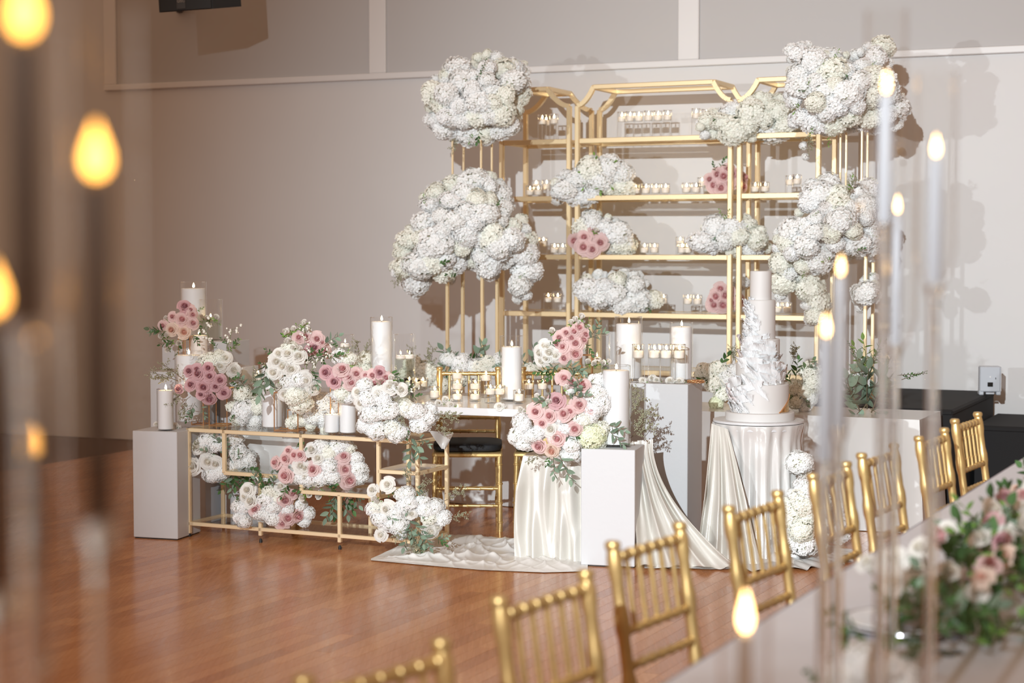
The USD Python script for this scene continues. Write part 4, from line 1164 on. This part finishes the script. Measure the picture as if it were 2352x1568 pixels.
# ------------------------------------------------------------------ gold wire flower frames
def wire_stand(label, pxl, pxr, py_top, z0, d, depth=.1):
    p = W((pxl + pxr) / 2, 900, d); w = (pxr - pxl) * d / F; h = zat(pxl, py_top, d) - z0
    t = thing('wire_stand', label, 'flower stand', (p[0], p[1], z0), -10); r = .003
    for z, nm in ((r, 'bottom_ring'), (h, 'top_ring')):
        c = [(-w / 2, -depth / 2, z), (w / 2, -depth / 2, z), (w / 2, depth / 2, z), (-w / 2, depth / 2, z)]
        obj(nm, cat([tube([c[i], c[(i + 1) % 4]], r, 6) for i in range(4)]), 'copper_wire', t)
    for a in (-1, 1):
        for b in (-1, 1): obj('rod', tube([(a * w / 2, b * depth / 2, 0), (a * w / 2, b * depth / 2, h)], r, 6), 'copper_wire', t)


wire_stand('copper wire flower frame under the mauve roses, left of two', 446, 474, 905, CH, con_d(460, .2), .1)
wire_stand('copper wire flower frame under the mauve roses, right of two', 487, 530, 890, CH, con_d(508, .22), .12)
wire_stand('tall copper wire flower frame under the white roses on the console', 636, 692, 900, CH, con_d(664, .14), .12)
wire_stand('low copper wire flower frame under the hydrangea in mid console', 666, 710, 940, CH, con_d(688, .2), .1)
wire_stand('copper wire flower frame behind the two front candles under pink roses', 763, 782, 890, CH, con_d(772, .2), .08)
wire_stand('copper wire flower frame behind the low middle plinth under pink roses', 1334, 1360, 815, PMH + .0, 9.3, .05)
wire_stand('copper wire flower frame at far left under the blush roses', 416, 432, 770, .90, 10.45, .08)

# ------------------------------------------------------------------ arrangements of the display (pixel lists: kind x y radius)
A_ = arrangement
A_('blush pink roses with white buds at the far left top', 'flower arrangement', 10.45, 'M 424 703 17; R 438 712 13; R 418 733 16; R 396 727 12; R 443 742 14; P 394 757 16; P 422 762 17; R 374 748 13; R 442 722 13; B 372 772 8; B 384 770 7; B 392 786 8; B 412 788 8; B 386 803 7; B 382 731 6; L 385 760 42 170; L 410 790 26 270; L 440 768 30 310; L 400 780 34 200; F 450 715 22 30; L 456 745 22 290; E 374 762 30 185')
A_('mauve roses with seeded eucalyptus beside the low left plinth', 'flower arrangement', con_d(465, .1), 'M 434 852 15; M 454 858 17; M 481 864 15; M 438 883 15; M 467 889 18; M 505 873 16; M 481 915 18; M 410 893 12; M 514 902 16; M 452 848 14; M 478 845 14; M 495 888 13; M 462 905 14; S 410 875 70 160; S 420 870 62 140; S 425 900 55 215; S 430 915 48 250; E 450 925 34 250; E 465 930 30 285; L 525 880 26 340; L 440 940 30 250; L 525 875 24 20')
A_('white roses and creamy hydrangea above the mauve roses', 'flower arrangement', con_d(500, .26), 'C 482 830 22; C 503 822 20; W 517 822 17; W 538 850 18; W 505 840 16; B 440 822 9; B 455 835 8; B 462 826 8; Y 490 800 60 110; Y 520 800 55 70; L 525 790 22 140; L 535 800 26 60; F 520 805 34 30; L 500 800 20 120; F 535 790 22 30')
A_('dark seeded foliage at the back between console candles at left', 'foliage', con_d(575, .34), 'S 585 905 60 80; S 575 910 50 120; S 592 910 45 60; E 568 900 44 110; E 595 895 40 60; L 590 912 34 140; L 575 912 34 30')
A_('white hydrangeas at the back left of the console top', 'flower arrangement', con_d(560, .24), 'C 552 905 24; C 590 935 26; H 560 945 28; H 585 965 22; C 545 960 20; H 600 925 18; C 535 935 16; L 530 970 18 60')
A_('white hydrangeas behind the small candle in mid console', 'flower arrangement', con_d(735, .26), 'H 735 930 30; H 750 962 26; H 722 955 26; C 690 965 22; C 672 968 18; H 765 935 20; C 712 975 16; C 745 985 14')
A_('white roses and hydrangea on the copper frame with big eucalyptus leaf', 'flower arrangement', con_d(670, .06), 'W 635 830 20; W 650 840 20; W 667 847 20; W 686 818 19; W 628 855 18; W 660 812 18; W 640 812 16; C 665 800 18; W 672 848 16; H 690 870 22; C 680 905 32; H 665 880 20; W 700 872 20; W 722 890 18; W 702 902 16; W 655 905 18; C 690 925 24; B 655 765 9; B 662 786 10; B 672 800 8; B 687 802 8; B 642 885 8; B 636 890 7; B 695 745 7; Y 700 790 44 90; E 612 825 70 262; E 618 840 75 250; E 610 835 60 280; L 632 815 26 150; L 620 840 24 170; L 650 880 34 300; F 640 890 24 200; L 655 870 22 60')
A_('mauve pink roses topping the left console flowers with white buds', 'flower arrangement', con_d(705, .12), 'B 663 763 9; B 675 757 8; B 700 742 8; B 704 755 9; B 697 760 8; B 690 752 7; W 704 762 11; R 687 775 16; R 702 772 16; R 728 778 17; M 722 797 18; R 748 803 14; R 738 785 14; M 710 805 14; R 752 812 12; E 745 790 46 25; L 760 790 26 330; L 740 810 28 330; F 695 760 22 130; L 670 780 24 150; S 715 815 36 280; L 735 815 26 290')
A_('snowberries and dark leaves between the console rose groups', 'foliage', con_d(710, .1), 'Y 705 850 50 95; Y 715 855 44 60; L 708 840 40 80; L 720 860 36 270; L 700 850 32 200; L 725 830 32 60; L 712 850 36 300; E 722 850 40 280; F 700 870 24 100')
A_('dusty pink roses over the two small front candles', 'flower arrangement', con_d(800, .06), 'H 782 820 20; C 800 822 20; M 748 855 18; R 786 848 20; M 768 876 18; R 806 878 17; R 818 858 16; R 800 865 16; B 808 836 7; B 778 850 6; Y 760 830 40 100; L 755 825 34 20; F 790 822 22 60; C 785 905 20; H 800 912 18; H 772 908 14')
A_('dusty pink roses above the right console hydrangeas', 'flower arrangement', con_d(870, .06), 'R 845 872 15; R 856 862 15; M 872 856 16; R 886 868 16; R 862 880 18; R 892 882 14; R 876 878 17; R 840 862 12; L 895 855 34 335; E 900 865 30 320')
A_('white hydrangeas spilling over the right front corner of the console', 'flower arrangement', con_d(910, -.02), 'H 835 885 20; W 822 900 16; H 845 915 24; W 870 905 20; W 830 925 18; H 880 915 22; H 900 895 18; H 852 950 30; H 860 985 26; H 835 975 20; H 895 945 26; H 915 990 26; C 900 985 24; H 950 945 28; H 978 955 26; H 965 975 22; H 990 940 18; C 930 935 22; W 922 895 16; W 895 890 18; B 900 870 9; B 908 885 9; B 898 882 8; Y 920 915 34 70; Y 935 905 34 40; L 935 905 26 60; L 945 915 24 20; S 895 930 50 60; S 905 940 50 300; S 995 950 56 350; S 1000 965 58 10; S 990 975 50 335; S 890 905 40 120; L 930 985 24 290; E 945 1000 62 265; E 955 1005 55 290; E 962 1000 36 320; L 925 990 22 250')
A_('white roses and hydrangeas on the upper left console shelf', 'flower arrangement', con_d(505, .14), 'H 485 1010 22; H 500 1020 24; H 470 1015 18; W 455 1025 19; W 472 1032 18; W 440 1070 22; W 478 1060 20; W 495 1065 18; H 490 1090 24; H 508 1085 22; H 520 1075 20; H 550 1040 24; H 565 1055 24; H 545 1065 22; H 540 1010 18; H 575 1070 18; E 505 1040 46 100; E 510 1045 40 60; E 515 1050 44 20; E 500 1045 36 150; S 510 1050 34 300; L 535 1075 46 280; L 545 1085 50 300; E 540 1085 50 255; L 550 1075 44 320; L 560 1075 36 350; S 435 1045 40 150; S 440 1040 36 60; L 530 1090 44 240; E 555 1090 46 300', bulge=.7)
A_('pink and white roses with hydrangeas on the middle console shelf', 'flower arrangement', con_d(730, .12), 'R 632 1062 15; R 656 1053 17; R 655 1092 20; R 676 1045 15; R 690 1045 16; R 662 1035 12; W 716 1032 18; W 730 1052 16; W 700 1075 16; W 690 1070 18; R 718 1078 20; H 740 1025 22; C 755 1040 20; H 775 1030 22; H 790 1020 20; H 755 1070 26; H 760 1095 26; H 735 1095 22; H 705 1100 22; W 702 1095 14; H 690 1095 18; R 790 1048 18; R 792 1078 18; R 802 1103 21; H 822 1075 24; H 828 1095 22; H 815 1055 20; C 800 1030 16; B 722 1110 9; B 710 1135 8; B 732 1138 9; B 738 1130 8; B 696 1142 9; B 700 1100 7; L 735 1115 40 10; L 750 1118 36 340; L 715 1118 36 190; F 720 1120 26 220; F 770 1120 30 250; E 775 1125 60 262; E 785 1125 62 280; E 770 1135 60 250; E 795 1125 50 305; L 790 1130 50 300; L 780 1135 54 260; E 690 1060 34 60; L 680 1030 24 40; S 770 1130 34 270; E 805 1140 30 350; L 660 1110 34 250', bulge=.7)
A_('blush roses and hydrangeas on the bottom console shelf at left', 'flower arrangement', con_d(625, .05), 'W 568 1125 18; W 575 1150 18; W 562 1140 14; H 555 1165 20; H 550 1185 18; H 560 1195 20; W 645 1118 16; R 586 1170 18; H 615 1145 22; H 625 1165 24; H 605 1180 22; H 630 1190 20; C 640 1145 20; R 655 1148 20; M 655 1150 13; R 660 1190 20; R 685 1185 18; R 648 1200 18; R 672 1135 12; H 690 1160 18; H 705 1180 20; H 700 1195 16; H 660 1170 18; C 620 1130 18; B 540 1165 8; E 592 1120 40 95; E 625 1120 40 80; L 600 1130 36 60; L 610 1125 36 100; S 605 1115 36 110; L 545 1155 16 80; E 640 1100 34 95; F 590 1140 20 30', bulge=.7)
A_('loose white hydrangeas and roses on the floor end of the console', 'flower arrangement', con_d(935, -.02), 'W 855 1125 15; W 890 1113 18; B 862 1147 9; B 868 1152 8; H 862 1170 20; H 875 1190 22; C 865 1165 18; W 875 1228 16; W 888 1170 20; H 905 1180 24; H 915 1205 24; H 930 1135 22; H 935 1155 24; H 925 1165 20; H 920 1220 18; H 895 1200 20; H 975 1170 24; H 1000 1165 24; H 1010 1185 24; C 985 1185 20; H 970 1150 16; W 945 1180 14; W 988 1220 20; W 1004 1210 14; E 945 1190 50 270; E 955 1200 54 285; E 940 1210 50 250; E 965 1215 50 300; S 950 1210 56 265; S 945 1225 50 285; S 935 1200 50 230; E 900 1150 46 280; E 945 1140 40 250; E 960 1150 36 80; E 975 1155 30 260; S 965 1150 60 70; S 1020 1150 60 30; S 1030 1190 50 10; S 940 1120 50 95; L 1000 1235 30 330; L 960 1250 34 310; E 955 1245 38 290; E 1005 1240 30 20; S 960 1245 36 300; L 905 1120 22 240', bulge=.7)
A_('cream hydrangea runner with eucalyptus behind the couple table', 'flower arrangement', BK.d(1060, .3), 'C 975 850 26; C 945 835 22; C 1000 860 24; C 965 875 24; H 1030 825 20; H 1060 835 24; H 1085 845 22; C 1100 850 24; H 1140 850 24; C 1120 835 20; C 1165 855 22; C 1220 850 20; C 1010 885 22; C 1050 870 24; C 930 860 20; H 1145 825 18; S 985 850 60 80; S 1000 850 55 40; S 960 840 50 110; S 1020 845 50 70; E 1060 850 70 120; E 1080 845 70 60; E 1100 850 66 30; E 1070 850 60 170; E 1110 850 66 80; L 1000 890 40 60; L 1015 880 44 20; E 1210 850 60 120; E 1215 850 60 70; E 1200 855 60 160; L 1070 830 44 20; L 1040 900 44 40', bulge=.4)
A_('cream hydrangeas above the console behind the pink roses', 'flower arrangement', 10.25, 'C 842 825 22; C 835 850 22; C 855 855 20; C 820 840 18; C 860 835 16; B 848 835 8; B 862 838 8; S 825 820 44 100; S 835 815 36 60; F 850 842 20 40', bulge=.4)
A_('cascade of pink roses and hydrangeas over the low middle plinth', 'flower arrangement', 9.0, 'H 1375 880 26 -.05; H 1362 905 28 -.02; H 1378 925 28 -.02; H 1360 940 24; R 1295 868 18; R 1312 878 16; R 1338 885 18; M 1278 920 20; R 1230 945 20; R 1262 955 18; R 1295 950 20; R 1308 945 16; R 1330 930 20; R 1357 942 15; R 1245 972 17; R 1320 985 19; W 1265 985 20; W 1275 1005 16; R 1280 1005 22; R 1237 1023 20; P 1267 1035 19; H 1200 975 26; H 1195 1000 26; H 1205 1020 22; H 1225 1000 22; H 1240 990 20; H 1310 1020 24; H 1320 1040 20; H 1300 1045 18; G 1355 1000 32; C 1375 990 24; C 1340 965 22; H 1350 960 18; C 1372 1015 20; H 1300 985 18; H 1285 960 16; H 1310 895 14; B 1262 925 9; B 1245 920 9; B 1235 912 8; B 1302 892 8; E 1290 925 60 170; E 1310 915 50 60; E 1305 920 50 20; E 1320 910 44 100; F 1290 980 34 120; E 1285 980 40 300; L 1295 990 36 340; E 1275 1045 50 262; E 1290 1045 62 285; S 1245 1045 40 200; L 1262 1045 26 250; E 1400 985 50 310; E 1395 975 46 340; L 1328 1005 20 300', bulge=.8)
A_('pink roses with a white rose cluster at the top of the middle cascade', 'flower arrangement', 9.25, 'R 1330 752 15; R 1318 762 15; R 1300 765 15; R 1285 775 15; R 1345 768 14; R 1312 775 15; R 1322 788 19; R 1292 795 17; R 1322 812 19; R 1295 822 15; R 1340 780 14; R 1280 790 13; W 1250 793 14; W 1240 810 18; W 1262 808 20; W 1245 828 18; W 1275 815 16; W 1255 820 18; W 1258 795 14; B 1268 762 9; B 1312 742 8; B 1322 735 8; B 1335 730 9; B 1328 742 7; B 1350 752 7; L 1262 795 24 30; L 1258 842 34 250; L 1275 840 34 240; L 1262 848 34 190; L 1290 840 36 280; F 1280 850 30 220; E 1295 838 50 340; E 1310 835 44 320; E 1285 835 36 200; E 1350 775 44 20; E 1355 770 40 60; L 1345 790 30 300; S 1300 840 46 330; F 1345 755 26 75', bulge=.7)
A_('brown seeded eucalyptus sprigs right of the biggest candle', 'foliage', 9.02, 'S 1448 960 66 60; S 1450 975 70 30; S 1450 1005 66 55; S 1452 1000 60 20; S 1455 930 46 80', bulge=.2)
A_('hydrangeas and leaves left of the cake on the satin table', 'flower arrangement', BK.d(1650, .25), 'C 1620 850 24; C 1650 845 22; H 1670 870 26; C 1640 880 26; C 1660 905 24; G 1645 925 18; H 1690 850 22; C 1610 860 16; C 1680 900 20; L 1650 850 44 60; L 1640 862 40 200; L 1660 870 26 240; S 1680 835 44 70; S 1690 830 40 110', bulge=.4)
A_('hydrangeas and dark leaves right of the cake on the satin table', 'flower arrangement', BK.d(1840, .25), 'C 1860 850 26; C 1870 880 26; C 1845 900 26; C 1830 920 22; H 1860 915 22; C 1825 890 20; H 1850 935 16; L 1830 870 50 90; L 1840 865 50 60; L 1820 880 46 120; L 1835 900 34 300; E 1845 850 34 30; S 1820 835 46 80; S 1835 830 40 110; L 1825 905 30 200', bulge=.4)
A_('eucalyptus and green sprigs standing on the right end of the satin table', 'foliage', BK.d(1985, .28), 'E 1985 940 110 92; E 1975 945 100 110; E 1995 945 104 75; E 1985 935 90 60; E 1965 925 80 115; E 2005 930 80 70; E 1980 900 90 95; S 1990 880 70 80; S 1975 890 60 110; F 1985 850 80 95; F 1990 850 74 75; F 1980 850 70 112; T 1975 840 70 120; T 1995 840 74 60; E 1990 925 70 150; E 1985 935 60 210; E 2000 935 56 330; H 1965 870 24; H 1975 850 20; T 2060 860 66 5; T 2070 870 60 20; E 2015 900 70 80; S 2020 860 60 60', bulge=.3)
A_('single white hydrangea ball in front of the satin side table', 'flower arrangement', 9.02, 'H 1840 1062 31; S 1843 1085 20 270; F 1838 1090 14 270', bulge=.1)
A_('column of white hydrangeas on the floor right of the cake table', 'flower arrangement', 8.98, polys=[[(1800, 1150), (1830, 1100), (1860, 1090), (1890, 1095), (1900, 1180), (1895, 1260), (1860, 1275), (1800, 1250), (1785, 1215)]], thick=.12, rpx=27, kinds=('H', 'H', 'C'), spec='')
A_('hydrangeas on the floor behind the fifth gold chair', 'flower arrangement', 9.4, 'H 1925 1200 24; H 1930 1230 22; H 1920 1170 20', bulge=.2)

# loose blooms on surfaces
for (px, py, r, z, lb) in ((400, 976, 10, P1H, 'loose white rose head on the right edge of the low left plinth'), (359, 972, 8, P1H, 'small loose white bud at the left foot of the slim candle'),
                           (1007, 923, 9, TH_, 'loose white blooms at the left front edge of the white table'), (1024, 915, 10, TH_, 'loose white bloom left of the three-high votive stack'), (1036, 927, 9, TH_, 'loose white bud below the three-high votive stack'), (1147, 930, 11, TH_, 'loose white bloom in front of the taller votive pair'),
                           (1196, 938, 9, TH_, 'loose white petals in front of the single right votive'), (1218, 933, 9, TH_, 'loose white bud left of the rose cascade'), (1476, 871, 9, PTH, 'loose white bud on the tall plinth below the leftmost votive'), (1497, 866, 10, PTH, 'loose white bloom on the tall plinth below the second votive'),
                           (1508, 870, 9, PTH, 'loose white bud on the tall plinth below the middle votives'), (1538, 871, 11, PTH, 'loose white bloom on the tall plinth below the third votive'), (1560, 872, 10, PTH, 'loose white bloom on the tall plinth below the rightmost votive'),
                           (1400, 1017, 9, PMH, 'loose white bud at the left foot of the biggest candle'), (1416, 1016, 10, PMH, 'loose white bloom at the foot of the biggest candle'), (1436, 1014, 12, PMH, 'loose white rose at the right foot of the biggest candle')):
    p = G(px, py + r * .8, z); k = p[1] / F
    t = thing('loose_bloom', lb, 'flower', p)
    copy(frng.choice(ROSE['W']), t + '/rose', toward((frng.gauss(0, .4), -1, .7), frng.uniform(0, 360)) * r * k / .8, np.array([0, 0, r * k * .55]))
    copy(frng.choice(BUD), t + '/rosebud', toward((frng.gauss(0, .8), -.6, .5), frng.uniform(0, 360)) * r * k / 1.2, np.array([r * k * 1.1, -.004, r * k * .4]))

# satin bow tail on the right console corner
def tail(U, V):
    tl, tr = W(985, 988, con_d(985, 0) - .01), W(1042, 994, con_d(1042, .2)); bt = W(1019, 1031, con_d(1019, .1))
    P = tl + (tr - tl) * U[..., None]; P = P * (1 - V[..., None]) + (bt + (U[..., None] - .5) * .02 * np.array([1, 0, 0])) * V[..., None]; P[..., 1] -= .012 * np.sin(U * 7 + V * 3); return P
sheet('satin_bow', 'small white satin bow tail hanging off the right console corner', tail, 20, 14, 'satin', 'ribbon')

# ------------------------------------------------------------------ dinner table setting in the foreground
HOLD = {}


def taper(px, fy, cw, by, d, label, hl, deep=False, chim=95, mat='wax_taper', fl=.034):
    """A taper candle (flame centre at fy, wax bottom at by) in a tall clear glass holder on the table."""
    p = W(px, by, d); zb_ = p[2]; zt_ = zat(px, fy, d) - fl * .55; r = cw * d / F / 2; k = d / F
    t = thing('taper_candle', label, 'candle', (p[0], p[1], zb_))
    h = zt_ - zb_
    obj('wax', lathe([(0, 0), (r, 0), (r, h * .6), (r * .86, h - .004), (r * .5, h), (0, h)], 16), 'wax_shaded' if deep else mat, t, smooth=30)
    obj('wick', tube([(0, 0, h - .004), (0, 0, h + .005), (.002, 0, h + .010)], .001, 5), 'wick', t)
    obj('flame', moved(flame_mesh(fl, fl * (.24 if deep else .17)), np.eye(3), (.001, 0, h + .002)), 'flame_deep' if deep else 'flame_taper', t, smooth=True)
    g = thing('taper_holder', hl, 'candle holder', (p[0], p[1], TABH)); s = zb_ - TABH
    R = chim * k / 2
    obj('base', lathe([(0, .001), (.042, .001), (.042, .006), (.012, .014), (.0085, .03)], 24), 'clear_rod', g, smooth=40)
    obj('stem', lathe([(0, .03), (.0085, .03), (.0085, s - .03), (.014, s - .01), (.014, s - .004), (0, s - .004)], 16), 'clear_rod', g, smooth=40)
    obj('chimney', lathe([(R, zt_ - TABH + .13), (R, s + .05), (R * .72, s + .012), (.012, s - .012)], 28), 'glass', g, smooth=50)


taper(2031, 187, 34, 512, 2.75, 'tallest pale taper candle at right foreground', 'clear glass holder of the tallest taper at right')
taper(2145, 333, 34, 648, 2.7, 'second tallest pale taper at far right, right of the tallest', 'clear glass holder of the far right taper')
taper(2057, 468, 24, 790, 3.3, 'added taper standing in for a flame reflection between the two tallest at right', 'clear glass holder of the added middle taper')  # added candle, in place of a dim flame reflected in glass
taper(1927, 608, 34, 980, 2.9, 'taper candle in front of the right flowers below the tallest', 'clear glass holder of the taper before the right flowers', chim=88)
taper(1893, 746, 34, 1058, 2.7, 'taper candle just right of the cake', 'clear glass holder of the taper right of the cake', chim=88)
taper(1709, 1400, 34, 1660, 2.25, 'lowest taper candle burning at the bottom edge in front of the floor', 'clear glass holder of the lowest taper', chim=120, mat='wax', fl=.055)
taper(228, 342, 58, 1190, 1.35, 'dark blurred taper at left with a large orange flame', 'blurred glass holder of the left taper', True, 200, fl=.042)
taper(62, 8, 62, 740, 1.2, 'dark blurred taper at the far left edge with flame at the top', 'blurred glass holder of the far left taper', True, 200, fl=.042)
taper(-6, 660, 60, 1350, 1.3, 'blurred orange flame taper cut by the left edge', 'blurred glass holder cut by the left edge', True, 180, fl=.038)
taper(86, 1002, 46, 1500, 1.62, 'added low blurred taper standing in for an orange flame reflection at left', 'blurred glass holder of the added low left taper', True, 150, fl=.034)  # extra taper added where only a flame reflection glows


def setting(k, pos, f, wl):
    q = pos + f * .42; yaw = math.degrees(math.atan2(f[1], f[0]))
    which = wl
    t = thing('charger_plate', f'silver rimmed charger plate before {which}', 'plate', (q[0], q[1], TABH + .001), yaw)
    obj('plate', lathe([(0, .002), (.10, .002), (.125, .008), (.155, .016), (.156, .013), (.125, .004), (.1, 0), (0, 0)], 40), 'charger', t, smooth=40)
    obj('rim', lathe([(.152, .014), (.157, .0145), (.157, .0165), (.152, .016)], 40), 'porcelain', t, smooth=40)
    t = thing('dinner_plate', f'white dinner plate on the charger before {which}', 'plate', (q[0], q[1], TABH + .006), yaw)
    obj('plate', lathe([(0, .002), (.08, .002), (.10, .008), (.13, .014), (.131, .011), (.10, .003), (.08, 0), (0, 0)], 40), 'porcelain', t, smooth=40)
    U, V = np.meshgrid(np.linspace(-1, 1, 14), np.linspace(-1, 1, 10))
    t = thing('napkin', f'folded grey satin napkin on the plate before {which}', 'napkin', (q[0], q[1], TABH + .012), yaw + 90)
    obj('fold', grid(np.stack([U * .085 * (1 - .2 * V), V * .06, .035 + .03 * np.cos(U * 1.4) + .012 * np.sin(V * 6 + U * 3)], -1)), 'napkin', t, smooth=True)
    obj('under_fold', rbox(.15, .11, .03, (0, 0, .016), r=.008), 'napkin', t)
    side = np.array([-f[1], f[0]])
    for nm, off, hh, rr in (('tumbler', f * .20 + side * .20, .11, .036), ('goblet', f * .17 - side * .20, .19, .034)):
        w = q + off
        t = thing(nm, f'clear glass {nm} before {which}', 'drinking glass', (w[0], w[1], TABH + .001))
        if nm == 'tumbler': obj('bowl', lathe([(0, .006), (rr - .006, .008), (rr - .002, hh), (rr, hh), (rr - .003, 0), (0, 0)], 28), 'glass', t, smooth=40)
        else:
            obj('bowl', lathe([(0, .085), (.022, .095), (rr - .002, .13), (rr - .005, hh), (rr - .003, hh), (rr, .13), (.024, .093), (.004, .08), (0, .08)], 28), 'glass', t, smooth=40)
            obj('stem', lathe([(0, 0), (.032, 0), (.032, .003), (.005, .008), (.004, .05), (.005, .082), (0, .082)], 20), 'clear_rod', t, smooth=40)


names = ['the nearest gold chair', 'the second gold chair', 'the third gold chair', 'the fourth gold chair', 'the fifth gold chair', 'the sixth gold chair', 'the seventh gold chair', 'the farthest gold chair']
for k in range(2, 8):
    setting(k, *CHAIRS[k], names[k])

grn = random.Random(33)
root = thing('table_garland', 'lush green garland with blush and white roses along the dinner table at bottom right', 'garland', (0, 0, TABH))
for k in range(170):
    s = grn.uniform(.05, 3.2); w = grn.gauss(0, .075); q = e0 - TD * .35 + TD * s + TN * (.40 + w)
    h = max(.01, .13 - abs(w) * .9) * grn.uniform(.3, 1.0)
    dirv = np.array([grn.gauss(0, 1), grn.gauss(-.3, 1), grn.uniform(.1, .9)])
    kd = grn.choice('LLLFE'); flower(root, kd, np.array([q[0], q[1], h]), grn.uniform(.09, .15), dirv / np.linalg.norm(dirv))
for k in range(46):
    s = grn.uniform(.0, 3.2); w = grn.gauss(0, .07); q = e0 - TD * .35 + TD * s + TN * (.40 + w)
    kd = grn.choice('WWRPWMW'); flower(root, kd, np.array([q[0], q[1], .10 + grn.uniform(0, .08)]), grn.uniform(.024, .036), np.array([grn.gauss(-.2, .4), -.7, .7]))
arrangement('low white hydrangea centrepiece on the dinner table at the bottom edge', 'flower arrangement', 3.25, 'H 1930 1560 62; H 2000 1530 64; H 2060 1570 60; H 1960 1590 60; H 2010 1600 60; L 2080 1490 60 40; L 1900 1560 60 160; F 2050 1480 40 80', bulge=.5)
